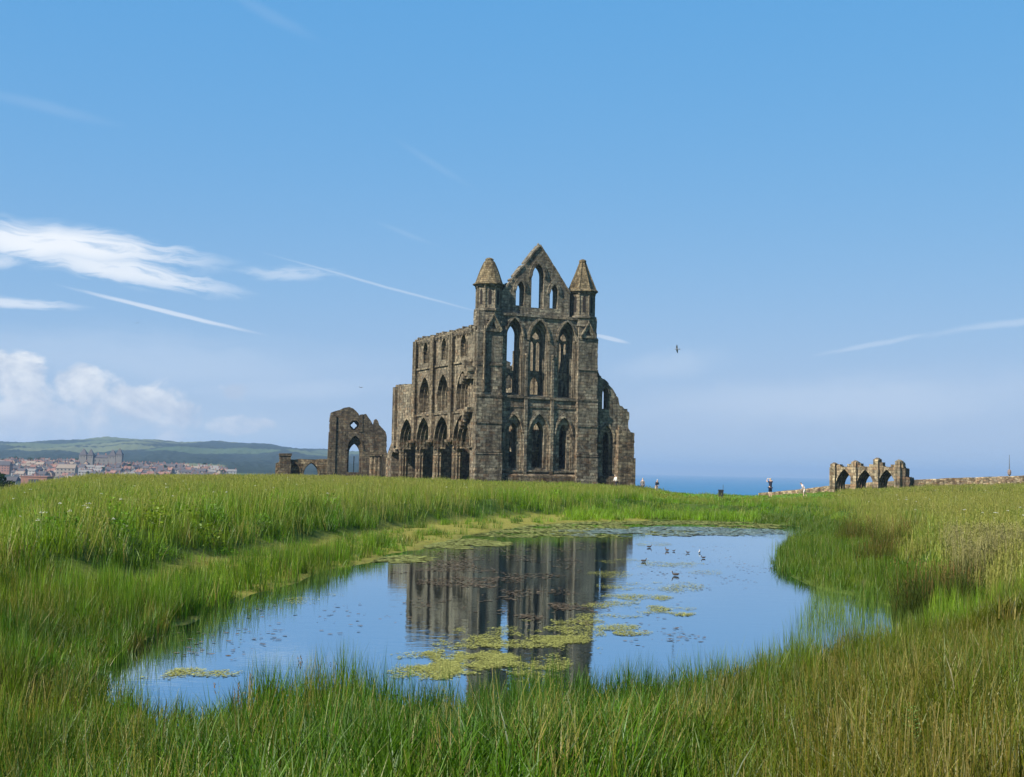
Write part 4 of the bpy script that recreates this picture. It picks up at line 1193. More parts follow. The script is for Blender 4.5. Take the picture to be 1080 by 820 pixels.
SPARSE = [clump(blades(5, .20, .55, .4, .008, .25, 195 + i, 3)) for i in range(2)]

def scatter_group():
    ng = bpy.data.node_groups.new('scatter_clumps', 'GeometryNodeTree')
    ng.interface.new_socket('Geometry', in_out='INPUT', socket_type='NodeSocketGeometry')
    ng.interface.new_socket('Geometry', in_out='OUTPUT', socket_type='NodeSocketGeometry')
    N, Lk = ng.nodes, ng.links
    gi = N.new('NodeGroupInput'); go = N.new('NodeGroupOutput')
    ci = N.new('GeometryNodeCollectionInfo'); ci.inputs['Collection'].default_value = clumps
    ci.inputs['Separate Children'].default_value = True; ci.inputs['Reset Children'].default_value = True
    ip = N.new('GeometryNodeInstanceOnPoints'); ip.inputs['Pick Instance'].default_value = True
    def attr(nm, ty):
        a = N.new('GeometryNodeInputNamedAttribute'); a.data_type = ty; a.inputs['Name'].default_value = nm; return a.outputs['Attribute']
    e2r = N.new('FunctionNodeEulerToRotation')
    Lk.new(attr('rot', 'FLOAT_VECTOR'), e2r.inputs[0]); Lk.new(e2r.outputs[0], ip.inputs['Rotation'])
    Lk.new(attr('scl', 'FLOAT_VECTOR'), ip.inputs['Scale']); Lk.new(attr('idx', 'INT'), ip.inputs['Instance Index'])
    Lk.new(gi.outputs[0], ip.inputs['Points']); Lk.new(ci.outputs[0], ip.inputs['Instance']); Lk.new(ip.outputs[0], go.inputs[0])
    return ng
SG = scatter_group()
def scatter(name, label, x, y, z, idx, sx, sz, col, tilt=.12):
    n = len(x); g = np.random.default_rng(len(name) * 77 + n)
    me = bpy.data.meshes.new(name)
    me.vertices.add(n); me.vertices.foreach_set('co', np.column_stack([x, y, z]).astype(np.float32).ravel())
    rot = np.column_stack([g.normal(0, tilt, n), g.normal(0, tilt, n) + .03, g.uniform(0, 6.283, n)])
    at = me.attributes.new('rot', 'FLOAT_VECTOR', 'POINT'); at.data.foreach_set('vector', rot.astype(np.float32).ravel())
    at = me.attributes.new('scl', 'FLOAT_VECTOR', 'POINT'); at.data.foreach_set('vector', np.column_stack([sx, sx, sz]).astype(np.float32).ravel())
    at = me.attributes.new('idx', 'INT', 'POINT'); at.data.foreach_set('value', idx.astype(np.int32))
    at = me.attributes.new('gcol', 'FLOAT_COLOR', 'POINT'); at.data.foreach_set('color', np.column_stack([col, np.ones(n)]).astype(np.float32).ravel())
    me.materials.append(M['grass']); me.update()
    o = bpy.data.objects.new(name, me); COL.objects.link(o)
    md = o.modifiers.new('scatter', 'NODES'); md.node_group = SG
    tag(o, label, 'grass', kind='stuff')
    return o
# smooth value noise for patches
_ng = np.random.default_rng(5).uniform(0, 1, (64, 64))
def vnoise(x, y, s):
    u, v = np.asarray(x) / s, np.asarray(y) / s
    i, j = np.floor(u).astype(int), np.floor(v).astype(int); fu, fv = u - i, v - j
    fu = fu * fu * (3 - 2 * fu); fv = fv * fv * (3 - 2 * fv)
    a = _ng[i % 64, j % 64]; b = _ng[(i + 1) % 64, j % 64]; c_ = _ng[i % 64, (j + 1) % 64]; d = _ng[(i + 1) % 64, (j + 1) % 64]
    return (a * (1 - fu) + b * fu) * (1 - fv) + (c_ * (1 - fu) + d * fu) * fv
def fbm(x, y, s): return .55 * vnoise(x, y, s) + .3 * vnoise(x + 31, y + 17, s * .45) + .15 * vnoise(x + 7, y + 53, s * .2)
def sample(d0, d1, dens, seed, half=.50):
    """random ground points between two distances over the view's breadth (and a margin)"""
    g = np.random.default_rng(seed)
    mar = 7.0                                        # margin each side, so a step to the side still sees grass
    area = half * (d1 * d1 - d0 * d0) + 2 * mar * (d1 - d0); n = int(2 * (half * d1 + mar) * (d1 - d0) * dens)
    y = g.uniform(d0, d1, n); x = g.uniform(-1, 1, n) * (half * d1 + mar); k_ = np.abs(x) < half * y + mar; x, y = x[k_], y[k_]
    return x, y, g
def pick(g, choices, n): return np.array(choices)[g.integers(0, len(choices), n)]
def lerp(a, b, t): return np.asarray(a)[None, :] * (1 - t[:, None]) + np.asarray(b)[None, :] * t[:, None]
GREEN = (.080, .182, .006); BANK_SHADE = (.030, .095, .003); LIME = (.172, .275, .010); OLIVE = (.13, .15, .018); STRAW = (.22, .18, .075); RUST = (.13, .075, .024); PINK = (.22, .165, .10)

def zones(x, y, sp, sb):
    """colour of the grass by place"""
    px = px_of(x, y)
    big = fbm(x, y, 9.0); sm = fbm(x + 90, y, 2.3)
    c = lerp(GREEN, LIME, np.clip(big * 1.5 - .35, 0, 1))
    # left bank: shade of its pond side put into darker green low down, yellower patches
    c = np.where((px < 520)[:, None], lerp(GREEN, (.205, .265, .022), np.clip(sm * 1.6 - .3, 0, 1)), c)
    edge = _sm((3.2 - sb) / 3.0) * (px < 560) * (y > 24)
    c = c * (1 - .55 * edge[:, None]) + np.array(BANK_SHADE) * .55 * edge[:, None]
    # far top of the left meadow: ripe seed, pinkish straw
    ripe = _sm((y - 75) / 60) * _sm((500 - px) / 200)
    c = c * (1 - 0.58 * ripe[:, None]) + np.array((.26, .225, .085)) * 0.58 * ripe[:, None]
    # right meadow: olive and straw
    rt = _sm((px - 815) / 110) * _sm((y - 22) / 10)
    oc_ = lerp((.105, .175, .02), (.235, .23, .068), np.clip(sm * 1.5 - .25, 0, 1))
    c = c * (1 - .85 * rt[:, None]) + oc_ * .85 * rt[:, None]
    # foreground: saturated sedge on the left and middle, rusty ripe rush on the right
    fg = _sm((27 - y) / 5)
    fc = lerp((.012, .066, .001), (.078, .155, .003), np.clip(sm * 1.7 - .35, 0, 1))
    ru = np.clip(_sm((px - 650) / 260) * (.45 + .9 * fbm(x + 40, y + 9, 1.9)) , 0, 1) + np.clip(_sm((330 - px) / 300) * (fbm(x + 3, y, 1.3) - .35) * 1.3, 0, .5)
    fc = fc * (1 - np.clip(ru * .7, 0, 1)[:, None]) + lerp((.060, .090, .005), (.125, .065, .012), np.clip(big * 1.6 - .4, 0, 1)) * np.clip(ru * .7, 0, 1)[:, None]
    c = c * (1 - fg[:, None]) + fc * fg[:, None]
    # bright band beyond the far shore
    br = _sm((px - 480) / 80) * _sm((900 - px) / 40) * _sm((y - 84) / 4)
    c = c * (1 - .75 * br[:, None]) + lerp((.075, .19, .006), (.15, .25, .012), np.clip(sm * 1.5 - .2, 0, 1)) * .75 * br[:, None]
    return c
AX, AY, AZ_, AI, ASX, ASZ, AC = [], [], [], [], [], [], []
BX, BY, BZ, BI, BSX, BSZ, BC = [], [], [], [], [], [], []
def push(kind, x, y, z, i, sx, sz, c):
    for L_, v in zip((AX, AY, AZ_, AI, ASX, ASZ, AC) if kind == 'meadow' else (BX, BY, BZ, BI, BSX, BSZ, BC), (x, y, z, i, sx, sz, c)): L_.append(v)
def region(d0, d1, dens, seed, sets, half=.5):
    x, y, g = sample(d0, d1, dens, seed, half)
    if d0 < 27: k_ = g.uniform(0, 1, len(x)) < .35 + 1.3 * vnoise(x + 5, y + 80, .7); x, y = x[k_], y[k_]
    z, sp, sb = height(x, y, True); px = px_of(x, y)
    n = len(x); idx = np.zeros(n, int); u = g.uniform(0, 1, n)
    idx[:] = pick(g, sets['blade'], n)
    wet = (sb < .6)
    keep = sp > -.5
    # shore strip on the left: bare scum and mud with thin sedge; reeds at the water's edge
    strip = wet & (px < 600) & (y > 21)
    reed = np.clip(1 - np.abs(sp - .9) / 1.5, 0, 1) * np.where(px < 360, 1.0, np.clip((440 - px) / 90, 0, 1))
    near_left = (px < 330) & (y < 30)
    dens_k = np.where(near_left, np.clip(1.0 - np.clip((sb + 1.3) / 1.0, 0, 1) * .9, .1, 1), np.clip(reed + .10 + .25 * (fbm(x, y, 2.0) > .55), 0, 1))
    dens_k = np.where((px < 40) & (y > 24) & (y < 32) & (sb > -1.8), .05, dens_k)
    keep &= ~strip | (u < dens_k)
    idx = np.where(wet & ~((px > 600) & (y > 60)), pick(g, sets['rush'], n), idx)
    # lusher herbs along the left bank's lip
    lip = (sb > .3) & (sb < 3.6) & (px < 600) & (y > 24)
    if 'herb' in sets: idx = np.where(lip & (g.uniform(0, 1, n) < .05), pick(g, sets['herb'], n), idx)
    # seed stems
    seedp = np.where(y > 60, .22, .10) * np.where(wet, .25, 1) * (.3 + 1.3 * fbm(x + 11, y + 5, 6))
    seedp = np.where((px > 830) & (y > 24), seedp * 1.7, seedp)
    mound = np.clip(1 - np.hypot((px - 1045) / 75, (y - 34) / 9), 0, 1) * (y > 22); seedp = np.maximum(seedp, .75 * np.clip(mound * 2, 0, 1))
    seedp = np.where((y < 25), np.maximum(seedp, .20 * (_sm((px - 600) / 200) + _sm((330 - px) / 200)) * (.4 + fbm(x + 13, y + 77, 1.6))), seedp)
    sd = g.uniform(0, 1, n) < seedp
    lawn = lawn_w(px, y); keep &= (g.uniform(0, 1, n) > lawn * .9)
    c = zones(x, y, sp, sb); c = c * g.uniform(.62, 1.36, (n, 1)) * (1 + g.normal(0, .06, (n, 3)))
    idx = np.where(sd, pick(g, sets['seed'], n), idx)
    sc = lerp(STRAW, PINK, g.uniform(0, 1, n)); sc = np.where((((px > 600) | (px < 330)) & (y < 27))[:, None], lerp((.17, .115, .05), RUST, g.uniform(.2, 1, n)), sc)
    dead = (g.uniform(0, 1, n) < .06) & (y < 60) & ~sd
    c = np.where(dead[:, None], np.array([[.24, .19, .08]]) * g.uniform(.6, 1.2, (n, 1)), c)
    c = np.where(sd[:, None], c * .35 + sc * .65, c)
    # reed spit on the right of the pond: dense, dark, reddish on its crest
    spit = wet & (px > 800) & (y > 27)
    c = np.where(spit[:, None], lerp((.035, .10, .004), (.095, .125, .014), g.uniform(0, 1, n)), c)
    sz = g.uniform(.7, 1.25, n) * (1 + .25 * (fbm(x, y, 3.0) - .5) * 2) * (.72 + .58 * fbm(x + 60, y + 21, 1.1))
    sz = np.where(lip, sz * 1.3, sz); sz = np.where(lawn > .3, sz * .45, sz)
    sz = np.where((px > 690) & (px < 900) & (y > 84), sz * .8, sz)
    sz = np.where(strip & (reed < .3) & ~near_left, sz * .5, sz)
    sz = np.where(spit, sz * .72, sz)
    sx = g.uniform(.85, 1.25, n)
    keep &= ~((sp < np.where((px < 390) | (px > 800), -.22, .05)))
    tops = np.clip((y - 9) / 3, 0, 1) * np.clip((24 - y) / 3, 0, 1) * np.clip((4.5 - sp) / 3, 0, 1) * (px > 40)
    sz = sz * (1 - np.where(px < 270, .42, np.where(px < 620, .06, .22)) * tops)
    sz = np.where(y > 110, sz * .85, sz)
    sz = np.where((px > 690) & (px < 890) & (y > 88) & (y <= 125), sz * .75, sz)
    idx = np.where(sd & (y > 10) & (sp < 1.2), pick(g, sets['blade'], n), idx)
    # keep the grass off the walls
    lx = (x + 5) * math.cos(R(24)) + (y - 175) * math.sin(R(24)); ly = -(x + 5) * math.sin(R(24)) + (y - 175) * math.cos(R(24))
    keep &= ~((lx > -.9) & (lx < 24.6) & (ly > -1.2))
    k = keep
    mk = k & ~wet; wk = k & wet
    push('meadow', x[mk], y[mk], z[mk], idx[mk], sx[mk], sz[mk], c[mk])
    push('marsh', x[wk], y[wk], z[wk], idx[wk], sx[wk], sz[wk], c[wk])
region(4.5, 13, 48, 1, dict(blade=NEAR[:3] + NEARW, rush=RUSH + NEAR[:2], seed=SEEDN))
region(13, 27, 32, 2, dict(blade=NEAR + NEARW[:2], rush=RUSH + NEAR[:1], seed=SEEDN, herb=HERB))
region(27, 60, 6.5, 3, dict(blade=MID, rush=RUSHM + MID[:1], seed=SEEDM, herb=HERB))
region(60, 100, 3.6, 4, dict(blade=MID, rush=RUSHM, seed=SEEDM, herb=HERB), .48)
region(100, 232, 1.15, 5, dict(blade=FAR, rush=FAR, seed=SEEDF, herb=FAR), .46)
# sparse emergent stems standing in the shallows on the right and along the left edge
def shallows(pxs, n, seed):
    g = np.random.default_rng(seed); P = poly(pxs); b0, b1 = P.min(0), P.max(0)
    x = g.uniform(b0[0], b1[0], n); y = g.uniform(b0[1], b1[1], n); k = sdf(P, x, y) < 0; x, y = x[k], y[k]; n = len(x)
    push('marsh', x, y, np.full(n, WZ - .12), pick(g, SPARSE, n), g.uniform(.8, 1.2, n), g.uniform(.6, 1.15, n), lerp((.05, .12, .02), (.13, .17, .04), g.uniform(0, 1, n)))
shallows([(862, 620), (975, 645), (1000, 676), (870, 708), (770, 730), (825, 690), (845, 655)], 2300, 31)
shallows([(118, 752), (120, 715), (152, 690), (200, 664), (350, 606), (362, 608), (230, 672), (160, 712), (140, 760)], 520, 32)
shallows([(330, 745), (560, 745), (760, 700), (860, 668), (880, 690), (760, 730), (560, 770), (330, 765)], 420, 33)
shallows([(812, 578), (822, 570), (818, 600), (850, 618), (840, 622), (806, 604)], 200, 34)
cat_ = lambda L_: np.concatenate(L_)
scatter('meadow_grass', 'tall uncut meadow grass with ripe seed heads over the headland', cat_(AX), cat_(AY), cat_(AZ_), cat_(AI), cat_(ASX), cat_(ASZ), cat_(AC))
scatter('marsh_sedge', 'green sedge and rushes growing in the wet margin of the pond', cat_(BX), cat_(BY), cat_(BZ), cat_(BI), cat_(BSX), cat_(BSZ), cat_(BC), .07)
print('clumps', sum(map(len, AX)), sum(map(len, BX)))
# ------------------------------------------------------------------ floating weed on the pond
M['duckweed'] = leaf_mat('duckweed', (.28, .275, .08), .1)
M['scum'] = leaf_mat('algal_scum', (.19, .20, .065), .1)
M['brownweed'] = leaf_mat('brown_pondweed', (.11, .085, .06), .05)
def lily_mat():
    m, t, out = new_mat('lily_pads')
    bv = t.n('ShaderNodeAttribute', attribute_name='bv', attribute_type='GEOMETRY').outputs['Fac']
    c = t.ramp(bv, [(0, (.10, .13, .07)), (.6, (.17, .19, .11)), (1, (.22, .22, .12))])
    principled(t, out, base=c, rough=.3, spec=.6); return m
M['lily'] = lily_mat()
def inpond(x, y, m=.1): return sdf(POND, x, y) < -m
def float_mat(name, label, cat, mat, patches, size, seed, thr=.42, ns=.8, z0=.006, soft=.16):
    """many little irregular leaf discs lying on the water inside the given patches"""
    g = np.random.default_rng(seed); Xs, Ys = [], []
    for (cx, cy, rx, ry, n) in patches:
        lo_ = .0
        if name == 'duckweed' and cx > 605: n = int(n * 2.0); lo_ = .075
        a = g.uniform(0, 2 * np.pi, n * 3); r = np.sqrt(g.uniform(0, 1, n * 3))
        px = cx + rx * r * np.cos(a); py = cy + ry * r * np.sin(a)
        P = np.array([tuple(at_z(u, v, WZ))[:2] for u, v in zip(px, py)])
        f = fbm(P[:, 0] + seed, P[:, 1] * .55, ns) - .45 * np.clip(r - .55, 0, 1)
        k = np.clip((f - thr + lo_ + .05) / soft, 0, 1) > g.uniform(0, 1, len(f)); P = P[k][:n]
        Xs.append(P[:, 0]); Ys.append(P[:, 1])
    x = np.concatenate(Xs); y = np.concatenate(Ys); k = inpond(x, y, .05); x, y = x[k], y[k]; n = len(x)
    K = 6; s = size * g.uniform(.4, 1.5, n); ph = g.uniform(0, 6.28, n); z = WZ + z0 + g.uniform(0, .012, n)
    V = []
    tx, ty = g.normal(0, .05, n), g.normal(0, .05, n)
    for j in range(K):
        a = ph + j * 2 * np.pi / K; rr = s * g.uniform(.65, 1.2, n)
        dx, dy = rr * np.cos(a), rr * np.sin(a) * .8
        V.append(np.stack([x + dx, y + dy, np.maximum(z + dx * tx + dy * ty, WZ + .003)], 1))
    P = np.stack(V, 1).reshape(-1, 3); base = (np.arange(n) * K)[:, None]
    fs = np.concatenate([base + np.array([0, j, j + 1]) for j in range(1, K - 1)])
    me = bpy.data.meshes.new(name); fast_mesh(me, P, fs, 3)
    at = me.attributes.new('bv', 'FLOAT', 'POINT'); at.data.foreach_set('value', np.repeat(g.uniform(0, 1, n), K).astype(np.float32))
    me.materials.append(mat); o = bpy.data.objects.new(name, me); COL.objects.link(o)
    return tag(o, label, cat, kind='stuff')
float_mat('duckweed', 'yellow green duckweed floating in mats on the pond', 'duckweed', M['duckweed'],
  [(545, 690, 95, 36, 17000), (505, 700, 70, 20, 7000), (590, 672, 50, 16, 2600), (455, 708, 60, 10, 2300), (470, 692, 75, 5, 700), (210, 710, 48, 5.5, 900), (175, 715, 40, 3, 160),
   (652, 662, 24, 3.6, 480), (668, 668, 22, 3.2, 360), (612, 655, 34, 4, 500), (690, 646, 20, 2.2, 160), (640, 650, 40, 3, 260), (672, 630, 40, 5, 900), (668, 618, 40, 5, 700), (718, 620, 26, 6, 560),
   (700, 642, 36, 3.0, 420), (716, 648, 18, 2.4, 260), (650, 606, 34, 4, 500), (706, 596, 38, 4, 700), (690, 574, 20, 3, 420), (640, 638, 40, 4, 500), (655, 592, 30, 3, 280),
   (322, 634, 24, 5, 300), (352, 626, 16, 3, 120), (420, 610, 30, 3, 140), (745, 604, 20, 3, 160), (690, 558, 60, 2, 350)], .0175, 3, .40, .42, soft=.34)
float_mat('algal_scum', 'pale scum and weed along the far and left edges of the pond', 'pond scum', M['scum'],
  [(560, 556, 150, 7, 6000), (700, 552.5, 140, 3.6, 5200), (470, 574, 70, 6, 2600), (400, 590, 60, 5, 1000), (620, 563, 150, 5, 2200), (780, 556, 60, 3, 1200)], .10, 4, .38, 1.4)
float_mat('pond_lilies', 'grey green lily pads in a band near the far shore', 'lily pads', M['lily'],
  [(710, 561.5, 95, 5.5, 5200), (640, 562, 60, 5, 1800), (790, 562, 40, 4, 900)], .12, 5, .34, 1.2)
float_mat('brown_pondweed', 'brownish pondweed speckling the water in front of the abbey', 'pondweed', M['brownweed'],
  [(540, 585, 125, 18, 1700), (520, 606, 110, 18, 2000), (560, 630, 90, 22, 1000), (480, 640, 70, 20, 300), (600, 650, 60, 14, 700), (740, 600, 80, 30, 300), (300, 670, 150, 40, 160), (700, 660, 60, 30, 120)], .038, 6, .47, .9)

# ------------------------------------------------------------------ bodies grown over a skeleton
def skin(name, verts, edges, radii, mat, parent=None, sub=2, root=0):
    me = bpy.data.meshes.new(name + '_skeleton'); me.from_pydata([Vector(v) for v in verts], edges, [])
    o = bpy.data.objects.new(name, me); COL.objects.link(o)
    o.modifiers.new('skin', 'SKIN').use_smooth_shade = True
    sv = me.skin_vertices[0].data
    for i, r in enumerate(radii): sv[i].radius = (r, r) if not isinstance(r, tuple) else r; sv[i].use_root = (i == root)
    o.modifiers.new('sub', 'SUBSURF').levels = sub
    dg = bpy.context.evaluated_depsgraph_get(); dg.update()
    m2 = bpy.data.meshes.new_from_object(o.evaluated_get(dg))
    bpy.data.objects.remove(o, do_unlink=True); bpy.data.meshes.remove(me)
    m2.name = name; m2.materials.clear(); m2.materials.append(mat)
    r = bpy.data.objects.new(name, m2); COL.objects.link(r)
    if parent: r.parent = parent
    return r
M['skin'] = plain('skin', (.50, .31, .22), .6, .08)
def cloth(n, c): M[n] = plain(n, c, .9, .15); return M[n]
cloth('navy_cloth', (.018, .022, .045)); cloth('pale_pink_cloth', (.72, .58, .54)); cloth('white_cloth', (.75, .73, .68)); cloth('dark_trousers', (.03, .03, .035))
cloth('grey_cloth', (.20, .17, .15)); cloth('charcoal_jacket', (.03, .035, .05)); cloth('tan_cloth', (.45, .34, .25)); cloth('grey_hair', (.42, .40, .38)); cloth('brown_hair', (.07, .045, .03)); cloth('fair_hair', (.45, .36, .24))
cloth('pale_shorts', (.60, .50, .46)); cloth('dark_plastic', (.02, .022, .025))
def person(loc, rz, label, top, bottom, hair, lean=0.0, arms='down', stride=.0, shorts=False, sit=False, h=1.74, longsleeve=False):
    root = empty('person', loc, rz); tag(root, label, 'person')
    k = h / 1.74; c, s = math.cos(lean), math.sin(lean)
    hip = Vector((0, 0, .92)) if not sit else Vector((0, 0, .48))
    def U(x, y, z):                               # upper body point (z above hip), leaning forward towards -y
        return hip + Vector((x, y * c - z * s, z * c + y * s))
    V = [hip, U(0, 0, .22), U(0, 0, .42), U(0, .0, .56), U(0, -.01, .64), U(0, -.02, .74), U(0, -.01, .83)]
    E_ = [(0, 1), (1, 2), (2, 3), (3, 4), (4, 5), (5, 6)]; Rd = [.135, .12, .145, .075, .058, .092, .07]
    hands = []
    for sg in (-1, 1):
        b = len(V)
        if arms == 'raised': pts = [U(sg * .18, 0, .52), U(sg * .30, -.16, .58), U(sg * .13, -.34, .76), U(sg * .08, -.38, .83)]
        elif arms == 'forward': pts = [U(sg * .18, 0, .50), U(sg * .24, -.10, .26), U(sg * .14, -.30, .18), U(sg * .10, -.38, .18)]
        else: pts = [U(sg * .18, 0, .50), U(sg * .25, .03, .24), U(sg * .26, -.06, .02), U(sg * .25, -.10, -.06)]
        V += pts; E_ += [(3, b), (b, b + 1), (b + 1, b + 2), (b + 2, b + 3)]; Rd += [.062, .045, .034, .04]; hands.append(pts)
    legs = []
    for sg in (-1, 1):
        b = len(V); st = stride * sg
        if sit: pts = [hip + Vector((sg * .1, -.02, 0)), hip + Vector((sg * .13, -.42, .04)), Vector((sg * .13, -.40, .08)), Vector((sg * .13, -.54, .04))]
        else: pts = [hip + Vector((sg * .09, 0, -.06)), Vector((sg * .10, -.05 - st * .6, .49)), Vector((sg * .10, .02 - st * 1.1 + (.12 if st < 0 else 0), .08)), Vector((sg * .11, -.13 - st * 1.1, .035))]
        V += pts; E_ += [(0, b), (b, b + 1), (b + 1, b + 2), (b + 2, b + 3)]; Rd += [.088, .058, .042, .04]; legs.append(pts)
    V = [v * k for v in V]; Rd = [r * k for r in Rd]
    body = skin('body', V, E_, Rd, M['skin'], root)
    # clothes: sleeves and trunk; trousers or shorts
    sv = [V[0] + Vector((0, 0, -.03)), V[1], V[2], V[3] - Vector((0, 0, .02))]; se = [(0, 1), (1, 2), (2, 3)]; sr = [.155 * k, .142 * k, .168 * k, .09 * k]
    for a in (7, 11):
        b = len(sv); end = V[a + 2] if longsleeve else (V[a] * .35 + V[a + 1] * .65)
        sv += [V[a], V[a] * .3 + V[a + 1] * .7 if longsleeve else end]; se += [(3, b), (b, b + 1)]; sr += [.078 * k, .062 * k]
        if longsleeve: sv += [V[a + 1], end]; se += [(b + 1, b + 2), (b + 2, b + 3)]; sr += [.056 * k, .046 * k]
    skin('top', sv, se, sr, top, root)
    tv = [V[0]]; te = []; tr = [.152 * k]
    for a in (15, 19):
        b = len(tv); end = (V[a + 1] * .9 + V[a] * .1) if shorts else V[a + 2] + Vector((0, 0, .06))
        tv += [V[a], V[a + 1] * .8 + V[a] * .2 if shorts else V[a + 1], end]; te += [(0, b), (b, b + 1), (b + 1, b + 2)]; tr += [.108 * k, .082 * k, (.08 if shorts else .062) * k]
    skin('shorts' if shorts else 'trousers', tv, te, tr, bottom, root)
    hd = V[5]; cr = V[6]
    skin('hair', [hd + Vector((0, .03, .02)), cr + Vector((0, .02, .005)), cr + Vector((0, -.045, .0))], [(0, 1), (1, 2)], [.093 * k, .085 * k, .06 * k], hair, root)
    for sg in (-1, 1):
        f = MB(); f.lathe(hd.x + sg * .033, hd.y - .088 * k, [(.009, hd.z + .0), (.011, hd.z + .01), (.006, hd.z + .02)], 6)
        f.build('eye', M['dark_plastic'], root)
    n = MB(); n.add([hd + Vector((-.014, -.082, -.02)), hd + Vector((.014, -.082, -.02)), hd + Vector((0, -.118, -.018)), hd + Vector((0, -.085, .03))], [(0, 1, 2), (1, 3, 2), (3, 0, 2), (0, 3, 1)])
    n.build('nose', M['skin'], root)
    for a in (17, 21):
        if sit or a:
            q = V[a + 1]; m_ = MB(); m_.box(q.x - .05, q.x + .05, q.y - .06, q.y + .20, max(0, q.z - .05), q.z + .05); m_.build('shoe', M['dark_plastic'], root)
    return root, V
def ground_at(px, d):
    x = (px - 540) / F * d
    return x, d, gz_(x, d)
x, y, z = ground_at(814, 131)
p, V = person((x, y, z + .02), R(200), 'person in navy top and dark shorts with both arms raised to take a picture', M['navy_cloth'], M['navy_cloth'], M['fair_hair'], arms='raised', shorts=True, h=1.85)
q = (V[10] + V[14]) / 2
m_ = MB(); m_.box(q.x - .10, q.x + .10, q.y - .05, q.y - .035, q.z - .03, q.z + .05)
m_.build('phone', M['white_cloth']); ph = bpy.data.objects['phone']; ph.matrix_world = Matrix.Translation((x, y, z + .02)) @ Matrix.Rotation(R(200), 4, 'Z')
tag(ph, 'pale phone held up by the person in navy', 'phone')
x, y, z = ground_at(850, 133)
person((x, y, z), R(-100), 'person in a pale pink top and light shorts bending forward on the grass', M['pale_pink_cloth'], M['pale_shorts'], M['brown_hair'], lean=.55, arms='forward', stride=.12, shorts=True, h=1.5)
x, y, z = ground_at(652, 168)
person((x, y, z + .25), R(-60), 'person in a white top and dark trousers by the abbey corner', M['white_cloth'], M['dark_trousers'], M['fair_hair'], lean=.3, arms='forward', stride=.14, longsleeve=True)
x, y, z = ground_at(679.5, 150)
person((x, y, z), R(150), 'person in brownish grey clothes waist deep in the grass beside the abbey', M['grey_cloth'], M['charcoal_jacket'], M['fair_hair'], longsleeve=True, h=1.68)
x, y, z = ground_at(694, 150)
person((x, y, z), R(30), 'grey haired person in a dark jacket sitting low in the grass', M['charcoal_jacket'], M['tan_cloth'], M['grey_hair'], lean=.25, arms='forward', sit=False, longsleeve=True, h=1.62)

# ------------------------------------------------------------------ birds
cloth('dark_feathers', (.06, .054, .05)); cloth('brown_feathers', (.085, .06, .04)); cloth('pale_feathers', (.45, .43, .40)); cloth('gull_grey', (.16, .17, .19)); cloth('bill_red', (.35, .06, .03)); cloth('bill_yellow', (.5, .35, .06))
def duck(px, py, rz, s, label, mat, bill, cat='duck', up=.0):
    P = at_z(px, py, WZ); root = empty(cat.replace(' ', '_'), (P.x, P.y, WZ + .01), rz); s *= .54; root.scale = (s, s, s); tag(root, label, cat, 'birds swimming on the pond')
    V = [(-.02, 0, .06), (-.13, 0, .075), (-.20, 0, .115 + up), (.08, 0, .06), (.135, 0, .10), (.155, 0, .17), (.175, 0, .215), (.20, 0, .21)]
    skin('body', V, [(0, 1), (1, 2), (0, 3), (3, 4), (4, 5), (5, 6), (6, 7)], [(.085, .07), (.065, .055), .018, (.075, .065), .042, .028, .036, .024], mat, root)
    m_ = MB(); m_.add([(.215, -.014, .205), (.215, .014, .205), (.215, 0, .222), (.262, -.012, .196), (.262, .012, .196), (.258, 0, .203)], [(0, 1, 2), (3, 5, 4), (0, 3, 4, 1), (1, 4, 5, 2), (2, 5, 3, 0)]); m_.build('bill', bill, root)
    for sg in (-1, 1):
        w = MB(); w.add([(.06, sg * .078, .075), (-.02, sg * .088, .055), (-.15, sg * .05, .08), (-.19, sg * .025, .115), (-.06, sg * .06, .125), (.03, sg * .07, .115)], [(0, 1, 2, 3, 4, 5)]); w.add([(.06, sg * .06, .075), (-.02, sg * .06, .055), (-.15, sg * .03, .08), (-.19, sg * .01, .115), (-.06, sg * .04, .125), (.03, sg * .05, .115)], [(5, 4, 3, 2, 1, 0)])
        w.build('wing', mat, root)
c5 = lambda x, y: (640 + x / 5.857, 540 + y / 5.857)
D, B_, Pf = M['dark_feathers'], M['brown_feathers'], M['pale_feathers']
duck(*c5(424, 396), R(165), 1.05, 'largest dark water bird, head up, nearest the middle of the pond', D, M['bill_yellow'])
duck(*c5(228, 310), R(10), .95, 'dark water bird facing right at the left of the flock, below the small weed patch', D, M['bill_yellow'])
duck(*c5(262, 222), R(5), .95, 'dark water bird at the top left of the flock beside a weed patch', D, M['bill_yellow'])
duck(*c5(372, 243), R(120), 1.0, 'brown water bird with raised neck just right of the upper weed patch', B_, M['bill_yellow'])
duck(*c5(414, 246), R(20), .6, 'small dark duckling beside the brown bird with raised neck', D, M['bill_yellow'], 'duckling')
duck(*c5(500, 256), R(170), .7, 'small dark water bird alone between the brown bird and the pale one', D, M['bill_yellow'])
duck(*c5(572, 256), R(80), .95, 'pale brown water bird seen from behind at the right of the flock', Pf, M['bill_yellow'])
duck(*c5(596, 288), R(185), .75, 'dark low lying water bird at the far right of the flock', D, M['bill_yellow'])

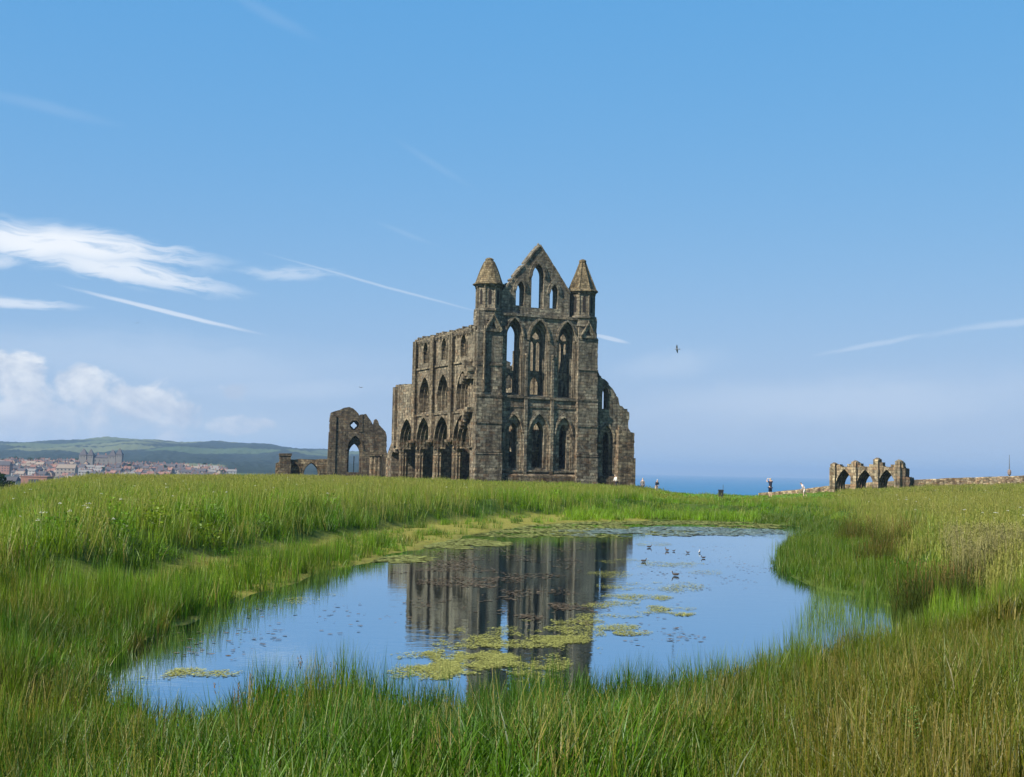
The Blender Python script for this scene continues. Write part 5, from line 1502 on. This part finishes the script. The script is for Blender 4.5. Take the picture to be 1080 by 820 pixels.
def gull(px, py, dep, span, roll, yaw, label, fold=.25):
    P = at_depth(px, py, dep); root = empty('bird', P, yaw); root.rotation_euler = (roll, 0, yaw); k = span / 1.3; root.scale = (k, k, k); tag(root, label, 'bird')
    skin('body', [(0, 0, 0), (.16, 0, .01), (.27, 0, .02), (.34, 0, .015), (-.15, 0, 0), (-.27, 0, 0)], [(0, 1), (1, 2), (2, 3), (0, 4), (4, 5)], [.07, .065, .042, .015, .05, .02], M['gull_grey'], root)
    for sg in (-1, 1):
        w = MB(); pts = [(.12, .04, .03), (.16, .30, .03 + fold * .5), (.02, .66, .03 + fold * .2), (-.03, .64, .03 + fold * .2), (-.06, .32, .03 + fold * .5), (-.08, .04, .02)]
        n = 6; w.add([(a, sg * b, c + .012) for a, b, c in pts] + [(a, sg * b, c - .012) for a, b, c in pts], [tuple(range(n)), tuple(range(2 * n - 1, n - 1, -1))] + [(i, n + i, n + (i + 1) % n, (i + 1) % n) for i in range(n)])
        w.build('wing', M['gull_grey'], root)
    t = MB(); t.add([(-.22, -.03, .01), (-.22, .03, .01), (-.38, .08, .01), (-.38, -.08, .01), (-.22, -.03, -.01), (-.22, .03, -.01), (-.38, .08, -.005), (-.38, -.08, -.005)], [(0, 1, 2, 3), (7, 6, 5, 4), (0, 4, 5, 1), (1, 5, 6, 2), (2, 6, 7, 3), (3, 7, 4, 0)]); t.build('tail', M['gull_grey'], root)
gull(714.3, 368.5, 150, 1.15, R(52), R(165), 'grey gull banking in the sky to the right of the abbey', .1)
gull(380.5, 409.0, 170, .75, R(5), R(60), 'gull gliding level in the sky left of the abbey', .25)
gull(145, 341, 220, .6, R(-20), R(120), 'tiny dark bird high at the left under the long vapour trail', .3)

# ------------------------------------------------------------------ boundary wall, mast, marker
wp = [(800, 520.2, 212), (840, 516.8, 207), (878, 512.0, 204), (920, 509.0, 203), (955, 506.6, 202), (1010, 504.2, 201), (1080, 501.8, 198), (1190, 498, 192), (1320, 494, 185)]
rw = random.Random(12); mb = MB(); T_, base = [], []
pts = []
for (a, b) in zip(wp[:-1], wp[1:]):
    n = max(2, int(abs(b[0] - a[0]) / 4))
    for i in range(n):
        t = i / n; pts.append(at_depth(a[0] + (b[0] - a[0]) * t, a[1] + (b[1] - a[1]) * t, a[2] + (b[2] - a[2]) * t) + Vector((0, 0, rw.uniform(-.035, .035))))
vs, fs = [], []
for p_ in pts:
    zb = min(gz_(p_.x, p_.y) - .6, p_.z - 1.0)
    vs += [(p_.x, p_.y - .28, zb), (p_.x, p_.y - .22, p_.z - .12), (p_.x, p_.y - .16, p_.z), (p_.x, p_.y + .16, p_.z), (p_.x, p_.y + .28, zb)]
for i in range(len(pts) - 1):
    for k in range(4): fs.append((i * 5 + k, (i + 1) * 5 + k, (i + 1) * 5 + k + 1, i * 5 + k + 1))
mb.add(vs, fs); o = mb.build('boundary_wall', M['wall']); tag(o, 'long low dry stone boundary wall rising to the right behind the three-arched ruin', 'stone wall')

cloth('mast_metal', (.10, .105, .11)); cloth('mast_box', (.20, .15, .13))
P0 = at_depth(1064.6, 503, 206); P1 = at_depth(1064.2, 480, 206)
o = empty('mast', (P0.x, P0.y, gz_(P0.x, P0.y))); tag(o, 'thin dark mast with a box low on it beyond the boundary wall at far right', 'mast')
zb = -gz_(P0.x, P0.y)
mb = MB(); mb.lathe(0, 0, [(.10, 0), (.085, P0.z + zb + 1.0), (.05, P1.z + zb - 1.0), (.03, P1.z + zb)], 8); mb.build('pole', M['mast_metal'], o)
mb = MB(); zc_ = at_depth(1064.6, 498, 206).z + zb
mb.lathe(0, 0, [(.12, zc_ - .55), (.26, zc_ - .4), (.30, zc_ - .05), (.26, zc_ + .25), (.10, zc_ + .4)], 8); mb.build('box', M['mast_box'], o)

x, y, z = ground_at(762, 128)
o = empty('marker_box', (x, y, z)); tag(o, 'small dark box with a thin upright post, in the bright grass before the sea', 'marker')
zt = at_depth(762, 517.2, 128).z - z
mb = MB(); mb.box(-.22, .22, -.16, .16, -.05, zt - .06); mb.build('box', M['dark_plastic'], o)
mb = MB(); mb.add([(-.26, -.2, zt - .06), (.26, -.2, zt - .06), (.26, .2, zt - .06), (-.26, .2, zt - .06), (-.24, -.18, zt), (.24, -.18, zt), (.24, .18, zt + .05), (-.24, .18, zt + .05)], [(3, 2, 1, 0), (4, 5, 6, 7), (0, 1, 5, 4), (1, 2, 6, 5), (2, 3, 7, 6), (3, 0, 4, 7)]); mb.build('lid', M['dark_plastic'], o)
mb = MB(); mb.tube((.24, .22, -.05), (.24, .22, at_depth(764.5, 511.5, 128).z - z), .028, .022); mb.build('post', M['mast_metal'], o)

# ------------------------------------------------------------------ plants that stand out
def plant_mesh(name, data, mat, parent=None):
    P, Fc, Bv, Bt = data
    me = bpy.data.meshes.new(name); fast_mesh(me, P, Fc, 3)
    at = me.attributes.new('bv', 'FLOAT', 'POINT'); at.data.foreach_set('value', Bv.astype(np.float32))
    me.materials.append(mat); o = bpy.data.objects.new(name, me); COL.objects.link(o)
    if parent: o.parent = parent
    return o
M['rush_dark'] = leaf_mat('dark_rush', (.050, .070, .014)); M['rush_red'] = leaf_mat('reddish_rush', (.085, .090, .018)); M['rush_seed'] = leaf_mat('rush_seed_heads', (.13, .080, .028), .1)
M['iris'] = leaf_mat('pale_iris_leaf', (.10, .19, .045), .3); M['dock'] = leaf_mat('pale_dock_leaf', (.15, .24, .05), .35); M['umbel'] = leaf_mat('white_umbel', (.42, .41, .32), .2)
def tuft(px, py_base, hgt, rad, mat, label, seed, z=None, n=420):
    # walk out along the ray until it meets the ground
    r_ = ray(px, py_base); d = 8.0
    while d < 150:
        p_ = EYE + r_ * (d / r_.y)
        if p_.z <= gz_(p_.x, p_.y): break
        d += .1
    o = empty('rush_tuft', (p_.x, p_.y, gz_(p_.x, p_.y) - .03)); tag(o, label, 'rush tuft')
    plant_mesh('stems', blades(n, rad, hgt, .3, .013, .45, seed, 3), mat, o)
    plant_mesh('seed_heads', stems(int(n / 12), rad, hgt * .95, .003, seed + 1, .10, .03), M['rush_seed'], o)
tuft(978, 656, 1.2, .72, M['rush_dark'], 'big dark rush tuft with brown base at the inner edge of the right bank', 41, n=900)
tuft(1012, 646, 1.0, .5, M['rush_dark'], 'dark rush tuft just right of the biggest tuft on the right bank', 42, n=600)
tuft(905, 574, 1.2, .9, M['rush_red'], 'reddish rush tuft at the back of the right bank, leftmost of the red ones', 43, n=700)
tuft(945, 582, 1.1, .9, M['rush_red'], 'reddish rush tuft between the leftmost red tuft and the big dark tuft', 44, n=700)
tuft(925, 596, .9, .7, M['rush_red'], 'low reddish rush tuft in front of the other red ones', 45, n=500)

M['pale_seed'] = leaf_mat('pale_seed_grass', (.21, .19, .075), .2)
def tussock(px, py_base, hgt, rad, label, seed, n=260):
    p_ = ground_hit(px, py_base); o = empty('seed_tussock', (p_.x, p_.y, gz_(p_.x, p_.y) - .03)); tag(o, label, 'grass tussock')
    plant_mesh('seed_heads', stems(n, rad, hgt, .003, seed, .24, .034), M['pale_seed'], o)
    plant_mesh('leaves', blades(n, rad, hgt * .8, .3, .014, .6, seed + 1, 3), M['rush_dark'], o)
def ground_hit(px, py):
    r_ = ray(px, py); d = 6.0
    while d < 150:
        p_ = EYE + r_ * (d / r_.y)
        if p_.z <= gz_(p_.x, p_.y): return p_
        d += .05
    return p_
tussock(1040, 612, .95, .85, 'big pale tussock of drooping seed heads on the right bank', 51, 420)
tussock(1068, 596, .9, .75, 'pale seeded tussock at the right edge behind the big pale one', 52, 320)
tussock(1022, 588, .85, .7, 'pale seeded tussock behind and left of the big pale one', 53, 300)
tuft(338, 752, .74, .34, M['rush_dark'], 'rush tuft with dark seed heads at the near water edge left of centre', 46, n=260)
tuft(265, 775, .55, .3, M['rush_dark'], 'low dark rush tuft at the near water edge, left of the one with seed heads', 47, n=220)
def ground_hit(px, py):
    r_ = ray(px, py); d = 6.0
    while d < 150:
        p_ = EYE + r_ * (d / r_.y)
        if p_.z <= gz_(p_.x, p_.y): return p_
        d += .05
    return p_
# arching pale leaves in the near sedge
p_ = ground_hit(508, 812); o = empty('iris_clump', (p_.x, p_.y, gz_(p_.x, p_.y))); tag(o, 'clump of broad arching pale blades in the near sedge at bottom centre', 'iris clump')
plant_mesh('leaves', blades(70, .30, .78, .25, .020, 1.05, 61, 7, 1.6), M['iris'], o)
# upright pale weed with small leaves
p_ = ground_hit(968, 835); o = empty('leafy_weed', (p_.x, p_.y, gz_(p_.x, p_.y))); tag(o, 'pale green upright weed with small curled leaves at bottom right', 'weed')
g_ = np.random.default_rng(66)
for k in range(5):
    hgt = .62 * g_.uniform(.6, 1.05); ang = g_.uniform(0, 6.28); lean = g_.uniform(.02, .14); bx, by = g_.normal(0, .05, 2)
    n = 26; t = np.linspace(.15, 1, n); cz = t * hgt; cx = bx + math.cos(ang) * lean * t; cy = by + math.sin(ang) * lean * t
    a = t * 60 + g_.uniform(0, 6.28); L_ = .085 * (1.15 - t * .7); d = np.stack([np.cos(a), np.sin(a), .55 + 0 * a], 1) * L_[:, None]
    s_ = np.stack([-np.sin(a), np.cos(a), 0 * a], 1) * (L_ * .24)[:, None]; c_ = np.stack([cx, cy, cz], 1)
    Pp = np.stack([c_, c_ + d * .5 + s_, c_ + d * np.array([1, 1, .7]), c_ + d * .5 - s_], 1).reshape(-1, 3); b_ = (np.arange(n) * 4)[:, None]
    Ff = np.concatenate([b_ + np.array([0, 1, 2]), b_ + np.array([0, 2, 3])])
    st = MB(); st.tube((bx, by, 0), (bx + math.cos(ang) * lean, by + math.sin(ang) * lean, hgt), .006, .003, 5); so_ = st.build('stem', M['dock'], o)
    plant_mesh('leaves', (Pp, Ff, np.repeat(g_.uniform(.2, .9, n), 4), None), M['dock'], so_)
# white umbels scattered in the meadow
Vs, Fs, Bs = [], [], []; b0_ = 0
g_ = np.random.default_rng(71)
spots = [(g_.uniform(0, 520), g_.uniform(506, 560)) for _ in range(80)] + [(g_.uniform(880, 1080), g_.uniform(520, 575)) for _ in range(36)] + [(90 + g_.normal(0, 16), 541 + g_.normal(0, 2.5)) for _ in range(6)] + [(430 + g_.normal(0, 30), 533 + g_.normal(0, 4)) for _ in range(10)]
for (px, py) in spots:
    dd = 1.35 / max(6, (py - (HZ + ROLL * (px - 540)))) * F
    if dd > 165 or dd < 26: continue
    x, y = (px - 540) / F * dd, dd; z, sp, sb = height(np.array([x]), np.array([y]), True)
    if sb[0] < 1.5: continue
    hgt = g_.uniform(.62, .88); z = z[0]
    v = []; f = []
    v += [(x - .006, y, z), (x + .006, y, z), (x, y, z + hgt)]; f.append((0, 1, 2)); bvv = [.0] * 3
    R0 = g_.uniform(.03, .065)
    for k in range(9):
        a = g_.uniform(0, 6.28); r = R0 * math.sqrt(g_.uniform()); ux, uy = x + r * math.cos(a), y + r * math.sin(a); uz = z + hgt + .03 * (1 - r / R0) + g_.uniform(-.01, .01)
        n0 = len(v); s = R0 * .34
        v += [(ux - s, uy - s * .6, uz), (ux + s, uy - s * .6, uz), (ux + s * .4, uy + s, uz + .012), (ux - s * .6, uy + s * .8, uz + .006)]; f += [(n0, n0 + 1, n0 + 2), (n0, n0 + 2, n0 + 3)]; bvv += [g_.uniform(.3, .8)] * 4
    Vs += v; Fs += [tuple(i + b0_ for i in q) for q in f]; Bs += bvv; b0_ += len(v)
o = plant_mesh('white_umbels', (np.array(Vs), np.array(Fs), np.array(Bs), None), M['umbel']); tag(o, 'white umbel flowers dotted through the meadow grass', 'wild flowers', kind='stuff')
# ------------------------------------------------------------------ the town across the harbour
for n, c in (('cream_render', (.27, .225, .175)), ('white_render', (.34, .32, .295)), ('red_brick', (.25, .125, .09)), ('buff_brick', (.26, .19, .135)),
             ('grey_stone', (.15, .135, .12)), ('slate', (.07, .062, .064)), ('pale_slate', (.17, .155, .14)), ('red_tile', (.21, .105, .075)), ('tan_tile', (.22, .17, .125)), ('window_glass', (.035, .04, .05)), ('chimney_brick', (.22, .11, .08))):
    M[n] = plain(n, c, .85, .15, .4)
rt = random.Random(33)
def hz_at(px, d): return float(hillz(np.array([float(px)]), np.array([float(d)]))[0])
def make_house(w, dp, h, rh, wall, roof, nch, hip=False, nwin=3, floors=2):
    """gabled building, front towards -y, origin at the middle of its base"""
    root = empty('house', (0, 0, 0))
    mb = MB(); x = w / 2; y = dp / 2
    mb.add([(-x, -y, -4), (x, -y, -4), (x, y, -4), (-x, y, -4), (-x, -y, h), (x, -y, h), (x, y, h), (-x, y, h), (-x, 0, h + rh), (x, 0, h + rh)],
           [(0, 1, 5, 4), (2, 3, 7, 6), (1, 2, 6, 9, 5), (3, 0, 4, 8, 7), (3, 2, 1, 0), (4, 5, 9, 8), (7, 8, 9, 6)])
    mb.build('wall', M[wall], root)
    mb = MB(); e = .35; hx = w * .22 if hip else -e
    th = .25; sl = rh / y
    for sg in (-1, 1):
        a = [(-x - e, sg * (y + e), h - sl * e), (x + e, sg * (y + e), h - sl * e), (x - hx, 0, h + rh), (-x + hx, 0, h + rh)]
        vs = [(p[0], p[1], p[2] + .06) for p in a] + [(p[0], p[1], p[2] + .06 + th) for p in a]
        mb.add(vs, [(0, 1, 2, 3), (7, 6, 5, 4), (0, 4, 5, 1), (1, 5, 6, 2), (2, 6, 7, 3), (3, 7, 4, 0)])
    rf = mb.build('roof', M[roof], root)
    for i in range(nch):
        cx = -x + .9 + (w - 1.8) * (i / max(1, nch - 1) if nch > 1 else .2)
        mb = MB(); mb.box(cx - .5, cx + .5, -.45, .45, h + rh * .6, h + rh + 1.5)
        for q in (-.25, .25): mb.lathe(cx + q, 0, [(.14, h + rh + 1.45), (.11, h + rh + 1.95)], 6)
        mb.build('chimney', M['chimney_brick'], rf)
    for f in range(floors):
        for i in range(nwin):
            wx = -x + w * (i + .5) / nwin; wz = .9 + f * (h / floors)
            mb = MB(); mb.box(wx - .55, wx + .55, -y - .05, -y + .1, wz, wz + 1.5); wi = mb.build('window', M['window_glass'], root)
    return root
KINDS_ = [('cream_render', 'slate', 8, 6, 4.2, 2.3, 1, 2), ('white_render', 'slate', 6, 5.5, 4.2, 2.2, 1, 2), ('red_brick', 'red_tile', 7, 6, 4.4, 2.5, 1, 2), ('cream_render', 'tan_tile', 10, 6.2, 4.4, 2.4, 2, 3),
          ('buff_brick', 'red_tile', 6, 5.5, 4.2, 2.3, 1, 2), ('grey_stone', 'slate', 9, 6.4, 5.2, 2.6, 2, 2), ('white_render', 'pale_slate', 11, 6, 4.6, 2.2, 2, 3), ('buff_brick', 'slate', 7, 6, 5.6, 2.5, 1, 2)]
NICE = dict(cream_render='cream', white_render='white', red_brick='red brick', buff_brick='buff brick', grey_stone='grey stone', slate='dark slate', pale_slate='pale slate', red_tile='red tiled', tan_tile='tan tiled')
protos = []; used = set()
for (wl_, rf_, w, dp, h, rh, nch, nw) in KINDS_: protos.append(make_house(w, dp, h, rh, wl_, rf_, nch, False, nw))
rows = [(1290, 2, 60, .55), (1330, 14, 120, .9), (1370, 20, 238, .9), (1405, 16, 240, .92), (1440, 16, 242, .92), (1475, 2, 242, .92), (1515, 0, 240, .9), (1560, -6, 214, .85), (1610, -8, 190, .8), (1670, -8, 160, .65), (1740, -8, 120, .6), (1810, -4, 80, .5)]
total = 0
def place_house(i, px, d, rz, zoff=0.0):
    o = protos[i] if i not in used else copy_tree(protos[i])
    used.add(i); x = (px - 540) / F * d
    o.location = (x, d, hz_at(px, d) + zoff); o.rotation_euler = (0, 0, rz)
    wl_, rf_, w = KINDS_[i][:3]
    tag(o, 'small far-off %s house with a %s roof in the hillside town' % (NICE[wl_], NICE[rf_]), 'house', '%s houses with %s roofs in the far town' % (NICE[wl_], NICE[rf_]))
for (d, p0, p1, dens) in rows:
    px = p0
    while px < p1:
        if rt.random() < dens:
            i = rt.choices(range(8), (3, 3, 2.2, 3, 2.4, 2, 3, 1.6) if px < 90 else (2, 3, 1.6, 1.2, 3, 2, 2, 1))[0]
            w = KINDS_[i][2] * F / d; turn = rt.random()
            rz = R(rt.uniform(-18, 12)) if turn < .72 else R(rt.uniform(60, 110))
            place_house(i, px + w / 2, d + rt.uniform(-14, 14), rz); px += w * (1.02 if turn < .72 else .75); total += 1
        else: px += rt.uniform(4, 12)
for i in range(8):
    if i not in used: place_house(i, 40 + 20 * i, 1500, 0)
# grand hotel with four pointed towers
d = 1560; p0, p1 = 86, 133; xm = ((p0 + p1) / 2 - 540) / F * d; zb = at_depth(110, 489, d).z
o = empty('hotel', (xm, d, zb)); tag(o, 'large stone hotel with four steep pointed tower roofs above the town', 'hotel')
mpx = d / F
mb = MB(); mb.box(-22, 22, -7, 7, -14, 6.6); mb.build('wall', M['grey_stone'], o)
mb = MB(); mb.add([(-22.5, -7.5, 6.6), (22.5, -7.5, 6.6), (22.5, 7.5, 6.6), (-22.5, 7.5, 6.6), (-19, 0, 10.2), (19, 0, 10.2)], [(0, 1, 5, 4), (2, 3, 4, 5), (1, 2, 5), (3, 0, 4), (3, 2, 1, 0)]); rf = mb.build('roof', M['slate'], o)
for cx in (-12, -4, 5, 11):
    mb = MB(); mb.box(cx - .7, cx + .7, -.5, .5, 8.8, 12.2); mb.build('chimney', M['chimney_brick'], rf)
for (tp, ty, wd, wall) in ((92, 473.4, 8.5, 'grey_stone'), (99.8, 473.8, 6.5, 'grey_stone'), (122.6, 474.4, 8.0, 'grey_stone'), (129.8, 473.2, 7.0, 'grey_stone')):
    cx = (tp - 540) / F * d - xm; zt = at_depth(tp, ty, d).z - zb; h = zt - 7.5
    mb = MB(); mb.box(cx - wd / 2, cx + wd / 2, -8.5, -8.5 + wd, -14, h); tw = mb.build('tower', M[wall], o)
    mb = MB(); e = wd / 2 + .5; cy = -8.5 + wd / 2
    mb.add([(cx - e, cy - e, h), (cx + e, cy - e, h), (cx + e, cy + e, h), (cx - e, cy + e, h), (cx - .3, cy, zt), (cx + .3, cy, zt)], [(0, 1, 5, 4), (1, 2, 5), (2, 3, 4, 5), (3, 0, 4), (3, 2, 1, 0)]); mb.build('tower_roof', M['slate'], tw)
    for k in (-1, 1):
        mb = MB(); mb.box(cx + k * wd * .22 - .4, cx + k * wd * .22 + .4, -8.56, -8.4, h - 2.8, h - 1.2); mb.build('window', M['window_glass'], tw)
for fl in range(2):
    for k in range(9):
        x = -20 + k * 5; mb = MB(); mb.box(x - .6, x + .6, -7.07, -6.9, -2 + fl * 4.2, fl * 4.2); mb.build('window', M['window_glass'], o)
def block(name, px0, px1, yt, yb, d, wall, roof, label, cat, nw, nf, dp=10, flat=False, rz=0):
    xm = ((px0 + px1) / 2 - 540) / F * d; w = (px1 - px0) * d / F; zb = at_depth((px0 + px1) / 2, yb, d).z; h = at_depth((px0 + px1) / 2, yt, d).z - zb
    o = empty(name, (xm, d, zb), rz); tag(o, label, cat)
    mb = MB(); mb.box(-w / 2, w / 2, 0, dp, -12, h * (.95 if flat else .62)); mb.build('wall', M[wall], o)
    mb = MB(); hh = h * (.95 if flat else .62)
    if flat: mb.box(-w / 2 - .3, w / 2 + .3, -.3, dp + .3, hh + .003, h)
    else: mb.add([(-w / 2 - .4, -.4, hh), (w / 2 + .4, -.4, hh), (w / 2 + .4, dp + .4, hh), (-w / 2 - .4, dp + .4, hh), (-w / 2 + .5, dp / 2, h), (w / 2 - .5, dp / 2, h)], [(0, 1, 5, 4), (1, 2, 5), (2, 3, 4, 5), (3, 0, 4), (3, 2, 1, 0)])
    mb.build('roof', M[roof], o)
    for f in range(nf):
        for k in range(nw):
            x = -w / 2 + w * (k + .5) / nw; z = hh * (f + .35) / nf; mb = MB(); mb.box(x - w / nw * .2, x + w / nw * .2, -.06, .1, z, z + hh / nf * .45); mb.build('window', M['window_glass'], o)
block('terrace', -14, 13, 486.5, 498, 1420, 'red_brick', 'slate', 'long red brick terrace with dark windows at the far left edge of the town', 'terrace', 9, 3)
block('terrace', 62, 82, 490, 501, 1375, 'cream_render', 'tan_tile', 'cream terrace with a broad tan roof below the hotel', 'terrace', 5, 2)
block('brick_building', 25.5, 53, 502.5, 516, 700, 'red_brick', 'red_brick', 'red brick flat-topped building half hidden by the grass slope', 'building', 1, 1, flat=True)
block('house', 7, 20, 503, 515, 720, 'white_render', 'slate', 'small white house with a dark roof beside the dark tree at the left edge', 'house', 3, 1)

# ------------------------------------------------------------------ trees
M['leaf_dark'] = leaf_mat('dark_tree_leaves', (.020, .040, .014), .15); M['leaf_mid'] = leaf_mat('tree_leaves', (.035, .065, .018), .2); M['bark'] = plain('bark', (.09, .07, .05), .95)
def tree(loc, h, rad, n, leaf, mat, label, seed, group=None):
    root = empty('tree', loc); tag(root, label, 'tree', group); g = np.random.default_rng(seed)
    mb = MB(); mb.tube((0, 0, -1), (0, 0, h * .55), h * .03, h * .018, 7)
    for k in range(5):
        a = k * 1.3 + g.uniform(0, .5); mb.tube((0, 0, h * (.3 + .05 * k)), (math.cos(a) * rad * .6, math.sin(a) * rad * .6, h * (.5 + .07 * k)), h * .012, h * .005, 5)
    mb.build('trunk', M['bark'], root)
    C_ = []; nb = 11
    for k in range(nb):
        a = g.uniform(0, 6.28); rr = rad * g.uniform(.15, .65); C_.append((rr * math.cos(a), rr * math.sin(a), h * g.uniform(.38, .88), rad * g.uniform(.32, .52)))
    C_.append((0, 0, h * .85, rad * .42))
    Cn = np.array(C_); w = g.integers(0, len(C_), n); d = g.normal(0, 1, (n, 3)); d /= np.linalg.norm(d, axis=1)[:, None]
    c = Cn[w, :3] + d * (Cn[w, 3] * g.uniform(.55, 1.05, n))[:, None] * np.array([1, 1, .8])
    e1 = g.normal(0, 1, (n, 3)); e1 /= np.linalg.norm(e1, axis=1)[:, None]; e2 = np.cross(e1, g.normal(0, 1, (n, 3))); e2 /= np.linalg.norm(e2, axis=1)[:, None]
    s = leaf * g.uniform(.6, 1.3, n)[:, None]
    P = np.stack([c - e1 * s, c + e2 * s * .6, c + e1 * s, c - e2 * s * .6], 1).reshape(-1, 3); b = (np.arange(n) * 4)[:, None]
    plant_mesh('crown', (P, np.concatenate([b + np.array([0, 1, 2]), b + np.array([0, 2, 3])]), np.repeat(g.uniform(0, 1, n), 4), None), mat, root)
    return root
P_ = at_depth(-3, 520, 250); zt = at_depth(-3, 493, 250).z
zg_ = gz_(P_.x, 250)
tree((P_.x, 250, zg_), zt - zg_, 3.4, 2600, .28, M['leaf_dark'], 'dark bushy tree at the left edge where the headland drops away', 81)
tp = tree((0, 0, 0), 9, 4.2, 420, .9, M['leaf_mid'], 'small round green tree among the far houses of the town', 82, 'trees among the far houses')
spots = [(57, 1590), (65, 1590), (35, 1660), (20, 1720), (6, 1700), (74, 1640), (140, 1500), (150, 1560), (176, 1520), (205, 1490), (228, 1460), (238, 1440), (112, 1440), (96, 1400), (44, 1820), (14, 1850), (84, 1800), (128, 1700), (165, 1640), (196, 1620), (218, 1600), (2, 1330), (18, 1300)]
for i, (px, d) in enumerate(spots):
    o = tp if i == 0 else copy_tree(tp); k = rt.uniform(.7, 1.15)
    o.location = ((px - 540) / F * d, d, hz_at(px, d)); o.scale = (k, k, k); o.rotation_euler = (0, 0, rt.uniform(0, 6.28))
print('houses', total)

# ------------------------------------------------------------------ the air
mb = MB(); mb.box(-15000, 17000, -300, 24600, -90, 115)
hz_o = mb.build('haze', None); tag(hz_o, kind='stuff')
m, t, out = new_mat('haze'); pv = t.n('ShaderNodeVolumePrincipled', {'Color': (.55, .75, 1.0, 1), 'Density': HAZE_D, 'Anisotropy': .2})
t.l.new(pv.outputs[0], out.inputs['Volume']); hz_o.data.materials.append(m)
scene.render.engine = 'CYCLES'
scene.cycles.use_denoising = True
scene.cycles.max_bounces = 6; scene.cycles.diffuse_bounces = 2; scene.cycles.glossy_bounces = 3; scene.cycles.transmission_bounces = 2
scene.cycles.volume_bounces = 0; scene.cycles.transparent_max_bounces = 4
scene.cycles.sample_clamp_indirect = 4.0
scene.cycles.use_adaptive_sampling = True; scene.cycles.adaptive_threshold = .015
scene.cycles.caustics_reflective = False; scene.cycles.caustics_refractive = False
